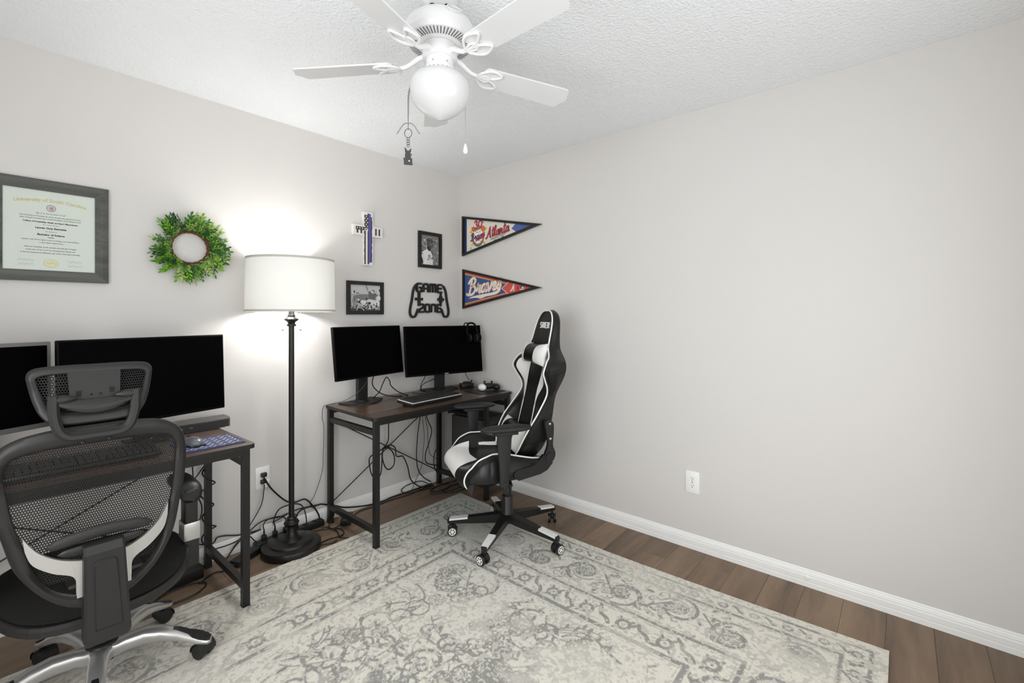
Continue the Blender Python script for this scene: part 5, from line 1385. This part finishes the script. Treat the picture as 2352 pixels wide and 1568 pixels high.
# lumbar pad
mb = MB(); rings = []
for q in range(25):
    t = q / 24; s = -.120 + .240 * t; e = (1 - abs(2 * t - 1) ** 6) ** .5; zc_ = .648 + .016 * (1 - (2 * t - 1) ** 2)
    rings.append([bp(s, zc_ + .018 * e * math.sin(b), .016 + .010 * e * math.cos(b)) for b in (2 * math.pi * k / 12 for k in range(12))])
mb.rings(rings, True, False, True); lpd = obj('lumbar_pad', mb, M['ribpad'], oc)
mb = MB(); rings = []
for q in range(17):
    t = q / 16; s = -.100 + .2 * t; e = (1 - abs(2 * t - 1) ** 4) ** .5
    rings.append([bp(s, .622 + .014 * e * math.sin(b), .018 + .008 * e * math.cos(b)) for b in (2 * math.pi * k / 10 for k in range(10))])
mb.rings(rings, True, False, True); obj('lumbar_support', mb, M['officeblk'], oc)
# spine
mb = MB(); hwT, hwB = .0465, .0545
def sp(s, zz, d): return (s - .010 + (.012 * (.64 - zz) / .3), yb(zz) - d, zz)
sec = []
for zz, hw, d0, d1 in ((.636, hwT - .003, .012, .030), (.632, hwT, .010, .040), (.610, hwT, .008, .052), (.46, hwT + .004, .004, .056), (.345, hwB, .0, .056), (.328, hwB - .003, .0, .050), (.322, hwB - .010, .005, .040)):
    c_ = .006; sec.append([sp(-hw, zz, d0), sp(-hw, zz, d1 - c_), sp(-hw + c_, zz, d1), sp(hw - c_, zz, d1), sp(hw, zz, d1 - c_), sp(hw, zz, d0)])
mb.rings(sec, True, False, False); spn = obj('back_spine', mb, M['officeblk'], oc)
mb = MB(); ins = [(-.028, .375), (.034, .372), (.026, .575), (.018, .586), (-.018, .586), (-.026, .575)]
pp = [sp(s, zz, .0565 if zz < .5 else .0555) for s, zz in ins]; pp.append(pp[0]); mb.tube(pp, .0011, 5); obj('panel_seam', mb, M['black'], spn)
mb = MB(); mb.bar((.01, -.30, .345), (.035, .02, .385), .07, .045); mb.box((.035, .02, .40), (.20, .26, .05), bev=.012); obj('tilt_mechanism', mb, M['officeblk'], oc)
# seat
mb = MB(); n = 48
def seat_ring(k, sc): 
    t = 2 * math.pi * k / n; c, s_ = math.cos(t), math.sin(t); e = .78
    x = math.copysign(abs(c) ** e, c) * .258 * sc + .018; y = math.copysign(abs(s_) ** e, s_) * .262 * sc - .012
    return x, y
def sz(y): return .418 - .05 * sstep(-.05, -.30, y) if True else 0
def szf(x, y): return .424 - .045 * (1 - sstep(-.30, -.08, y))
rings = []
for k in range(n):
    x1_, y1_ = seat_ring(k, 1.0); x2_, y2_ = seat_ring(k, .93); z0_ = szf(x1_, y1_)
    rings.append([(x1_, y1_, z0_ - .03), (x1_ * 1.005, y1_ * 1.005, z0_ - .012), (x1_, y1_, z0_), (x2_, y2_, z0_), (x2_, y2_, z0_ - .03)])
mb.rings(rings, False, True, False); obj('seat_frame', mb, M['officeblk'], oc)
mb = MB()
def sgrid(u, v):
    t = 2 * math.pi * u; c, s_ = math.cos(t), math.sin(t); e = .78; x = math.copysign(abs(c) ** e, c) * .258 * .97 * v + .018; y = math.copysign(abs(s_) ** e, s_) * .262 * .97 * v - .012
    return (x, y, szf(x, y) + .003 - .016 * (1 - v ** 2))
mb.grid(sgrid, n, 10); obj('seat_mesh', mb, M['seatmesh'], oc)
# armrests
for s in (-1, 1):
    ax = .010 + s * .276
    mb = MB(); rings = []
    for q in range(17):
        t = q / 16; y = -.10 + .25 * t; e = (1 - abs(2 * t - 1) ** 4) ** .5; hw = .040 * e + .004; th = .020 * e + .003; zc_ = .622 + .012 * t - .028 * sstep(.28, 0, t)
        rings.append([(ax + hw * math.cos(b), y, zc_ + (th if math.sin(b) > 0 else th * 1.05) * math.sin(b)) for b in (2 * math.pi * k / 16 for k in range(16))])
    mb.rings(rings, True, False, True); obj('arm_pad', mb, M['black'], oc)
    mb = MB(); mb.box((ax, -.045, .555), (.044, .062, .15), bev=.008); mb.box((ax, -.045, .42), (.05, .068, .17), bev=.006); mb.bar((ax, -.045, .36), (ax - s * .16, -.0, .375), .06, .035); obj('arm_post', mb, M['officeblk'], oc)
    mb = MB(); mb.box((ax, -.045, .469), (.054, .072, .068), bev=.004); plab(obj('silver_sleeve', mb, M['silver'], oc), 'silver sleeve')
# headrest
hx = lambda s: s - .031
def hp(s, zz, d=0.0): return (hx(s), yb(.98) - .012 - d + 1.0 * s * s + .25 * (zz - 1.09), zz)
ho = [(0, 1.163), (.06, 1.163), (.11, 1.160), (.130, 1.153), (.138, 1.138), (.136, 1.115), (.126, 1.065), (.112, 1.028), (.092, 1.006), (.06, .999), (0, .998)]
hi = [(0, 1.138), (.06, 1.138), (.10, 1.136), (.116, 1.131), (.119, 1.124), (.116, 1.108), (.106, 1.072), (.096, 1.048), (.082, 1.036), (.05, 1.032), (0, 1.032)]
fo, fi = full(ho), full(hi); rings = []
for (a, az), (b, bz_) in zip(fo, fi):
    rings.append([hp(a + (b - a) * (.5 - .5 * math.cos(t)), az + (bz_ - az) * (.5 - .5 * math.cos(t)), .009 * math.sin(t)) for t in (2 * math.pi * q / 8 for q in range(8))])
mb = MB(); mb.rings(rings, False, True, True); hr = obj('headrest_frame', mb, M['officeblk'], oc)
mb = MB()
def hpanel(u, v):
    i = u * len(fi); k = int(i) % len(fi); f = i - int(i); p = fi[k]; q = fi[(k + 1) % len(fi)]
    s, zz = p[0] + (q[0] - p[0]) * f, p[1] + (q[1] - p[1]) * f; return hp(s * v * 1.01, 1.085 + (zz - 1.085) * v * 1.01, -.003)
mb.grid(hpanel, 72, 6); obj('headrest_mesh', mb, M['mesh'], oc)
mb = MB(); A = [(-.058, 1.142), (0, 1.142), (.058, 1.142)]; B = [(-.054, 1.066), (0, 1.062), (.054, 1.066)]
vs = [hp(*p, .002) for p in A] + [hp(*p, .002) for p in B] + [hp(*p, .008) for p in A] + [hp(*p, .008) for p in B]
mb.add(vs, [(0, 1, 4, 3), (1, 2, 5, 4), (6, 9, 10, 7), (7, 10, 11, 8), (0, 3, 9, 6), (2, 8, 11, 5), (3, 4, 10, 9), (4, 5, 11, 10), (0, 6, 7, 1), (1, 7, 8, 2)]); cp = obj('headrest_centre_plate', mb, M['officeblk'], oc)
mb = MB()
for s, zz in ((-.036, 1.082), (.036, 1.086)): mb.box(hp(s, zz, .0085), (.010, .002, .016))
for s in (-.010, .010): mb.sphere(hp(s, 1.078, .009), .003, 8, 5)
obj('adjuster_holes', mb, M['hole'], cp)
mb = MB(); rings = []
for q in range(17):
    t = -1 + q / 8; s = .078 * t; zc_ = 1.060 - .012 * (1 - t * t); hh_ = .008 + .012 * (1 - t * t)
    rings.append([hp(s, zc_ + hh_ * math.sin(b), .022 + .010 * math.cos(b)) for b in (2 * math.pi * k / 10 for k in range(10))])
mb.rings(rings, True, False, True); obj('pivot_bar', mb, M['officeblk'], oc)
mb = MB()
Ub = cat([(-.088, 1.083), (-.088, 1.055), (-.086, 1.020), (-.076, .984), (-.058, .966), (-.03, .963), (0, .963), (.03, .963), (.058, .966), (.076, .984), (.086, 1.020), (.088, 1.055), (.088, 1.083)], 5)
rings = []; A, B = offs(Ub, .024)
for (a, az), (b, bz_) in zip(A, B):
    zf = lambda zz: .026 + .012 * sstep(1.02, .97, zz) - .012
    rings.append([(hx(p), yb(.98) - .012 - dd - .4 * p * p * 0, q) for p, q, dd in ((a, az, .012), (a, az, .030), ((a * .7 + b * .3), az * .7 + bz_ * .3, .037), ((a * .3 + b * .7), az * .3 + bz_ * .7, .037), (b, bz_, .030), (b, bz_, .012))])
mb.rings(rings, True, False, True); ub = obj('headrest_bracket', mb, M['officeblk'], oc)
for s in (-1, 1):
    mb = MB(); mb.lathe([(0, -.034), (.005, -.028), (.0125, -.008), (.0125, .014), (.010, .018), (0, .018)], 16, M=T(hx(s * .072), yb(.98) - .036, 1.072) @ rot_axis(s * math.pi / 2, 'Y'))
    obj('pivot_cap', mb, M['officeblk'], ub)
for s in (-.028, .030):
    mb = MB(); mb.sphere((hx(s), yb(.94) - .030, .944), (.006, .004, .006), 10, 6); obj('bracket_screw', mb, M['black'], ub)
# base
bc = Vector((.035, .0, 0))
def oc_rug(x, y): p = OC @ Vector((x, y, 0)); return p.y < -.35
for k in range(5):
    a = R_(-30 + 72 * k); ca, sa = math.cos(a), math.sin(a); Rm = T(*bc) @ Rz(a); mb = MB(); rings = []
    for r, zt, zb, wt, wb in ((.02, .138, .090, .034, .028), (.055, .142, .092, .031, .026), (.075, .150, .100, .026, .024), (.13, .160, .114, .0255, .024), (.18, .154, .112, .0250, .023), (.23, .136, .100, .0245, .022), (.27, .113, .082, .024, .021), (.305, .094, .066, .024, .021), (.325, .084, .062, .021, .018), (.335, .080, .064, .013, .011)):
        c_ = .009; rings.append([tuple(Rm @ Vector((r, y, zz))) for y, zz in ((-wt, zb + .012), (-wt, zt - c_), (-wt + c_, zt), (wt - c_, zt), (wt, zt - c_), (wt, zb + .012), (wb - .006, zb), (-wb + .006, zb))])
    mb.rings(rings, True, False, True); lg = obj('base_leg', mb, M['silver'], oc, angle=50)
    mb = MB(); rings = []
    for r, zt, wt in ((.215, .1435, .008), (.232, .137, .011), (.262, .1195, .013), (.278, .110, .020), (.300, .0985, .0225), (.322, .088, .0185), (.333, .083, .010)):
        rings.append([tuple(Rm @ Vector((r, y, zz))) for y, zz in ((-wt, zt - .006), (-wt, zt + .001), (wt, zt + .001), (wt, zt - .006))])
    mb.rings(rings, True, False, False); plab(obj('foot_rest_cap', mb, M['black'], lg), 'black cap at the leg end')
    x, y = bc.x + .316 * ca, bc.y + .316 * sa; zf = .0112 if oc_rug(x, y) else .0003
    Cm = T(x, y, zf) @ Rz(R_((25, 100, 200, 60, 140)[k])) 
    mb = MB(); mb.cyl((0, 0, .03), (0, 0, .075), .007, n=10, M=Cm); mb.box((0, .008, .042), (.016, .044, .03), M=Cm, bev=.006)
    # hood over the wheels
    hr_ = []
    for q in range(9):
        t = R_(-10 + 200 * q / 8); yy, zz = .012 + .0305 * math.cos(t), .030 + .0305 * math.sin(t); y2, z2 = .012 + .0275 * math.cos(t), .030 + .0275 * math.sin(t)
        hr_.append([(-.029, yy, zz), (.029, yy, zz), (.029, y2, z2), (-.029, y2, z2)])
    mb.rings(hr_, True, False, True, M=Cm); ca_ = obj('caster', mb, M['black'], oc)
    for sx in (-1, 1):
        mb = MB(); mb.tube([(sx * .009, .012, .028), (sx * .011, .012, .028), (sx * .024, .012, .028), (sx * .027, .012, .028)], [.0255, .0275, .0275, .024], 24, M=Cm); obj('wheel', mb, M['black'], ca_)
mb = MB(); mb.lathe([(0, .085), (.042, .085), (.046, .095), (.046, .140), (.040, .148), (.030, .152), (.029, .26), (.022, .264), (.022, .385)], 28, c=tuple(bc)); obj('gas_column', mb, M['black'], oc)

# ================================================================== POWER STRIPS, BRICKS AND CABLES
def cable(label, pts, r=.003, m='cable', k=6, closed=False):
    o = obj('cable', (lambda b: b.tube(cat(pts, k, closed), r, 7, closed) or b)(MB()), M[m]); return tag(o, label, 'cable')
ps = thing('power_strip', 'black power strip with plugs on the floor behind the lamp base', 'power strip', mtx=T(-1.40, -.052, .0005) @ Rz(.04))
mb = MB(); mb.box((0, 0, .02), (.40, .052, .038), bev=.007); obj('housing', mb, M['black'], ps)
for i in range(6):
    mb = MB(); mb.box((-.15 + i * .06, 0, .0395), (.026, .032, .0015)); obj('socket', mb, M['hole'], ps)
mb = MB(); mb.box((.182, 0, .041), (.02, .018, .006), bev=.002); obj('switch', mb, M['blackm'], ps)
PSM = T(-1.40, -.052, .0005) @ Rz(.04)
for i, wds in ((0, 'leftmost'), (1, 'second'), (2, 'third'), (3, 'fourth')):
    p = thing('power_plug', '%s black plug from the left on the power strip' % wds, 'plug', mtx=PSM @ T(-.15 + i * .06, 0, .0405), group='plugs on the power strip')
    mb = MB(); mb.box((0, 0, .014), (.024, .028, .028), bev=.006); obj('plug_body', mb, M['black'], p)
    mb = MB(); mb.cyl((0, 0, .026), (0, 0, .056), .0058, .0036, 10); obj('strain_relief', mb, M['black'], p)
br1 = thing('power_brick', 'long black power brick on the floor left of the lamp base', 'adapter', mtx=T(-1.665, -.125, .0005) @ Rz(.52))
mb = MB(); mb.box((0, 0, .017), (.17, .06, .033), bev=.006); obj('body', mb, M['black'], br1)
mb = MB(); mb.cyl((-.085, 0, .017), (-.125, .0, .014), .007, .004, 10); obj('strain_relief', mb, M['cable'], br1)
br2 = thing('power_brick', 'black power brick under the left end of the corner desk', 'adapter', mtx=T(-1.085, -.125, .0005) @ Rz(.9))
mb = MB(); mb.box((0, 0, .021), (.115, .058, .041), bev=.005); obj('body', mb, M['black'], br2)
mb = MB(); mb.cyl((-.057, 0, .018), (-.09, .0, .014), .007, .004, 10); obj('strain_relief', mb, M['cable'], br2)
br3 = thing('power_brick', 'black box beside the silver chair leg under the work desk', 'adapter', mtx=T(-1.975, -.10, .0005) @ Rz(.1))
mb = MB(); mb.box((0, 0, .03), (.21, .12, .06), bev=.006); obj('body', mb, M['black'], br3)
mb = MB(); mb.cyl((.105, 0, .03), (.13, 0, .03), .007, .004, 10); obj('strain_relief', mb, M['cable'], br3)

cable('thin black cord from the left outlet down behind the work desk', [(-1.538, -.032, .342), (-1.54, -.03, .31), (-1.554, -.028, .228), (-1.611, -.028, .137), (-1.648, -.03, .095), (-1.687, -.035, .058), (-1.74, -.06, .008)], .0026)
cable('thick black cord from the left outlet to the power strip behind the lamp', [(-1.536, -.034, .372), (-1.50, -.040, .305), (-1.426, -.045, .218), (-1.37, -.045, .193), (-1.31, -.045, .191), (-1.257, -.045, .126), (-1.226, -.045, .068), (-1.222, -.05, .03), (-1.20, -.06, .02)], .0048)
cable('black cord hanging under the work desk nearest the chair arm', [(-1.889, -.05, .70), (-1.889, -.05, .556), (-1.887, -.05, .461), (-1.90, -.05, .36)], .0032)
cable('black cord sagging from the work desk leg towards the wall', [(-1.815, -.03, .62), (-1.82, -.035, .548), (-1.855, -.04, .497), (-1.883, -.04, .453), (-1.878, -.04, .403), (-1.847, -.04, .327), (-1.851, -.04, .261), (-1.885, -.04, .20), (-1.90, -.05, .12)], .0032)
hel = []
for q in range(70):
    t = q / 69; a = t * 2 * math.pi * 5.2; rr = .025 + .016 * max(0, math.sin(t * 17 + .6)) ** 3
    hel.append((-1.822 + rr * math.cos(a), -.055 + rr * math.sin(a) * .85, .66 - .60 * t))
cable('black cord wound in a spiral around the rear leg of the work desk', hel, .0036, k=3)
cable('black cord looping from the work desk leg along the baseboard', [(-1.80, -.026, .10), (-1.783, -.022, .105), (-1.77, -.022, .124), (-1.729, -.02, .118), (-1.666, -.02, .098), (-1.577, -.02, .088), (-1.519, -.022, .092)], .0036)
cable('long black cord running along the wall behind the lamp pole', [(-1.79, -.03, .07), (-1.709, -.026, .066), (-1.644, -.024, .078), (-1.554, -.02, .088), (-1.459, -.02, .112), (-1.36, -.022, .135), (-1.27, -.024, .13)], .003)
cable('short black cord dipping towards the left end of the power strip', [(-1.66, -.045, .10), (-1.62, -.045, .082), (-1.596, -.045, .05), (-1.575, -.042, .032), (-1.55, -.045, .03), (-1.60, -.052, .02)][:5] + [(-1.61 + .06, -.05, .028)], .003)
def plug_tip(i): return tuple(PSM @ Vector((-.15 + i * .06, 0, .0955)))
cable('black cord arching high behind the lamp pole from the second plug', [plug_tip(1), (-1.494, -.05, .13), (-1.468, -.05, .180), (-1.419, -.05, .190), (-1.356, -.045, .178), (-1.322, -.045, .145), (-1.325, -.09, .09), (-1.33, -.10, .03), (-1.30, -.11, .006)], .0036)
cable('black cord arching left from the third plug over the white tag', [plug_tip(2), (-1.431, -.05, .120), (-1.47, -.045, .140), (-1.55, -.03, .136), (-1.60, -.025, .11), (-1.68, -.025, .05), (-1.72, -.03, .007)], .0034)
cable('black cord from the leftmost plug going back to the wall', [plug_tip(0), (-1.548, -.045, .12), (-1.52, -.03, .135), (-1.45, -.022, .125), (-1.39, -.025, .13), (-1.35, -.03, .10)], .003)
cable('thick black cord from the fourth plug along the baseboard to the corner', [plug_tip(3), (-1.352, -.045, .125), (-1.307, -.035, .135), (-1.226, -.028, .125), (-1.20, -.028, .122), (-1.112, -.026, .085), (-1.037, -.028, .05), (-.878, -.032, .014), (-.758, -.04, .009), (-.687, -.04, .014), (-.477, -.04, .010), (-.33, -.045, .012)], .0048)
cable('second thin black cord lying beside the baseboard under the corner desk', [(-1.03, -.10, .008), (-.95, -.055, .006), (-.85, -.060, .004), (-.70, -.055, .004), (-.58, -.075, .004), (-.42, -.06, .004), (-.34, -.08, .004)], .003)
cable('black cord coiled in loops on the floor right of the lamp base', [(-1.338, -.090, .006), (-1.28, -.098, .005), (-1.214, -.130, .004), (-1.165, -.184, .004), (-1.171, -.244, .004), (-1.205, -.272, .004), (-1.276, -.258, .004), (-1.345, -.272, .0045), (-1.375, -.310, .005), (-1.345, -.335, .006), (-1.29, -.338, .006)][:8] + [(-1.285, -.315, .004), (-1.25, -.305, .004)], .0036)
cable('black cord snaking over the floor towards the rug edge', [(-1.24, -.105, .010), (-1.214, -.122, .012), (-1.194, -.20, .006), (-1.222, -.285, .010), (-1.205, -.318, .005), (-1.19, -.338, .006)], .0036)
cable('thin black lead looping beside the brick under the corner desk', [(-1.13, -.045, .10), (-1.14, -.07, .05), (-1.185, -.095, .01), (-1.205, -.135, .006), (-1.18, -.155, .006), (-1.13, -.15, .012), (-1.12, -.165, .014)], .003)
cable('thin grey cord falling from the left gaming monitor down beside the desk', [(-.935, -.11, .905), (-.96, -.14, .86), (-1.02, -.13, .80), (-1.09, -.09, .758), (-1.165, -.06, .744), (-1.197, -.045, .73), (-1.196, -.03, .66), (-1.185, -.028, .60), (-1.188, -.028, .438), (-1.198, -.028, .318), (-1.242, -.026, .195), (-1.272, -.026, .151), (-1.255, -.026, .115), (-1.235, -.026, .12)], .0018, 'cablethin')
cable('black cord looped and knotted on the cross braces under the corner desk', [(-.73, -.06, .70), (-.73, -.058, .559), (-.73, -.056, .446), (-.741, -.054, .409), (-.769, -.054, .379), (-.779, -.056, .321), (-.762, -.058, .257), (-.73, -.06, .224), (-.69, -.06, .245), (-.683, -.06, .298), (-.705, -.06, .349), (-.748, -.062, .38), (-.783, -.064, .367), (-.790, -.066, .278), (-.803, -.066, .207), (-.844, -.066, .197), (-.874, -.066, .241), (-.888, -.066, .318), (-.878, -.066, .35), (-.837, -.066, .365), (-.776, -.068, .386), (-.723, -.068, .396), (-.683, -.068, .366), (-.676, -.068, .312), (-.650, -.066, .298), (-.613, -.064, .288), (-.571, -.06, .208), (-.54, -.056, .105), (-.477, -.055, .04), (-.42, -.06, .014), (-.34, -.075, .010)], .0042)
cable('leftmost black cord of the bundle hanging near the rear leg', [(-.44, -.06, .70), (-.453, -.055, .55), (-.473, -.05, .408), (-.481, -.048, .248), (-.461, -.045, .146), (-.408, -.045, .077), (-.345, -.05, .03)], .0038)
cable('thin wavy grey cord of the bundle hanging near the rear leg', [(-.43, -.08, .70), (-.445, -.075, .551), (-.430, -.07, .45), (-.424, -.068, .38), (-.432, -.066, .306), (-.440, -.064, .20), (-.47, -.06, .13), (-.50, -.055, .075), (-.524, -.05, .02)], .002, 'cablethin')
cable('black cord of the bundle bending out to the rear leg at mid height', [(-.41, -.10, .70), (-.428, -.10, .552), (-.382, -.10, .446), (-.399, -.10, .367), (-.436, -.098, .278), (-.432, -.098, .212), (-.380, -.10, .180), (-.31, -.105, .158)], .0038)
cable('thin black cord of the bundle slanting to the rear leg', [(-.45, -.12, .70), (-.456, -.12, .559), (-.436, -.12, .459), (-.432, -.12, .378), (-.415, -.12, .277), (-.37, -.12, .235), (-.32, -.122, .204)], .0022)
cable('wide loop of thin black cord on the floor against the baseboard', [(-.36, -.08, .010), (-.42, -.03, .05), (-.50, -.022, .055), (-.56, -.02, .05), (-.60, -.024, .03), (-.575, -.035, .008), (-.54, -.055, .004), (-.46, -.075, .004), (-.38, -.095, .004)], .003)
cable('ring of black cord hanging at the rear leg of the corner desk', [(-.335, -.12, .30), (-.365, -.12, .275), (-.378, -.12, .22), (-.370, -.12, .16), (-.345, -.12, .12), (-.32, -.12, .115)], .0036)
for i, (x, y) in enumerate(((-.33, -.10), (-.26, -.20), (-.30, -.15))):
    q = [(x + (.07 + .03 * i) * math.cos(t) * 1.3, y - .05 + (.045 + .014 * i) * math.sin(t), .005 + .005 * i) for t in np.linspace(0, 6.0, 11)]
    cable(('smallest', 'rightmost', 'widest')[i] + ' coil of black cord on the dark floor under the corner desk shelf', q, .0034)
cable('black cord dropping behind the left gaming monitor onto the desk', [(-.896, -.13, .90), (-.899, -.12, .852), (-.876, -.12, .811), (-.816, -.12, .768), (-.729, -.13, .743), (-.675, -.14, .742)], .0036)
cable('black cord arching up between the two gaming monitors', [(-.86, -.07, .745), (-.85, -.085, .760), (-.823, -.09, .785), (-.796, -.09, .840), (-.768, -.09, .876), (-.743, -.09, .846), (-.733, -.09, .814), (-.69, -.10, .772), (-.645, -.12, .746), (-.64, -.16, .7415)], .0036)
cable('left black cord hanging behind the right gaming monitor', [(-.40, -.08, .90), (-.412, -.06, .836), (-.445, -.06, .794), (-.453, -.06, .762), (-.46, -.07, .742)], .0028)
cable('right black cord hanging behind the right gaming monitor', [(-.31, -.09, .88), (-.328, -.08, .829), (-.36, -.08, .812), (-.391, -.08, .806), (-.444, -.075, .786), (-.463, -.08, .758), (-.45, -.10, .742)], .0028)
cable('thin black cord from the right gaming monitor to the adapter box', [(-.115, -.17, .87), (-.108, -.19, .83), (-.098, -.212, .795)], .0024)
cable('thin black cord lying across the rear of the corner desk', [(-.56, -.10, .742), (-.53, -.15, .741), (-.50, -.19, .741), (-.46, -.24, .741)], .0022)
cable('black cord running from the adapter box along the desk', [(-.18, -.19, .755), (-.24, -.13, .745), (-.30, -.09, .7415), (-.34, -.06, .7415)], .003)
cable('thin black cord sagging below the right end of the corner desk', [(-.20, -.50, .69), (-.16, -.45, .665), (-.10, -.36, .655), (-.06, -.30, .65)], .002)
cable('black cord crumpled on the shelf under the corner desk', [(-.20, -.40, .578), (-.16, -.34, .60), (-.12, -.33, .585), (-.10, -.30, .63), (-.085, -.30, .64), (-.075, -.31, .60), (-.065, -.33, .577)], .0026)
q = [(-1.985 + .105 * math.cos(t) + .01 * math.sin(3 * t), -.235 + .06 * math.sin(t), .005 + .004 * abs(math.sin(t * 1.5))) for t in np.linspace(.3, 11.5, 22)]
cable('black cord coiled on the floor in front of the box under the work desk', q, .0036)
cable('black cord running from the floor coil to the brick by the lamp', [(-1.90, -.20, .005), (-1.86, -.17, .006), (-1.82, -.15, .005), (-1.79, -.165, .005), (-1.775, -.18, .012)], .0034)
tg = MB(); tg.box((0, 0, 0), (.060, .003, .030), M=T(-1.525, -.030, .098) @ rot_axis(.10, 'Y'), bev=.001, seg=1)
tag(obj('cable_tag', tg, M['tag']), 'white paper cable tag above the baseboard behind the lamp', 'tag')
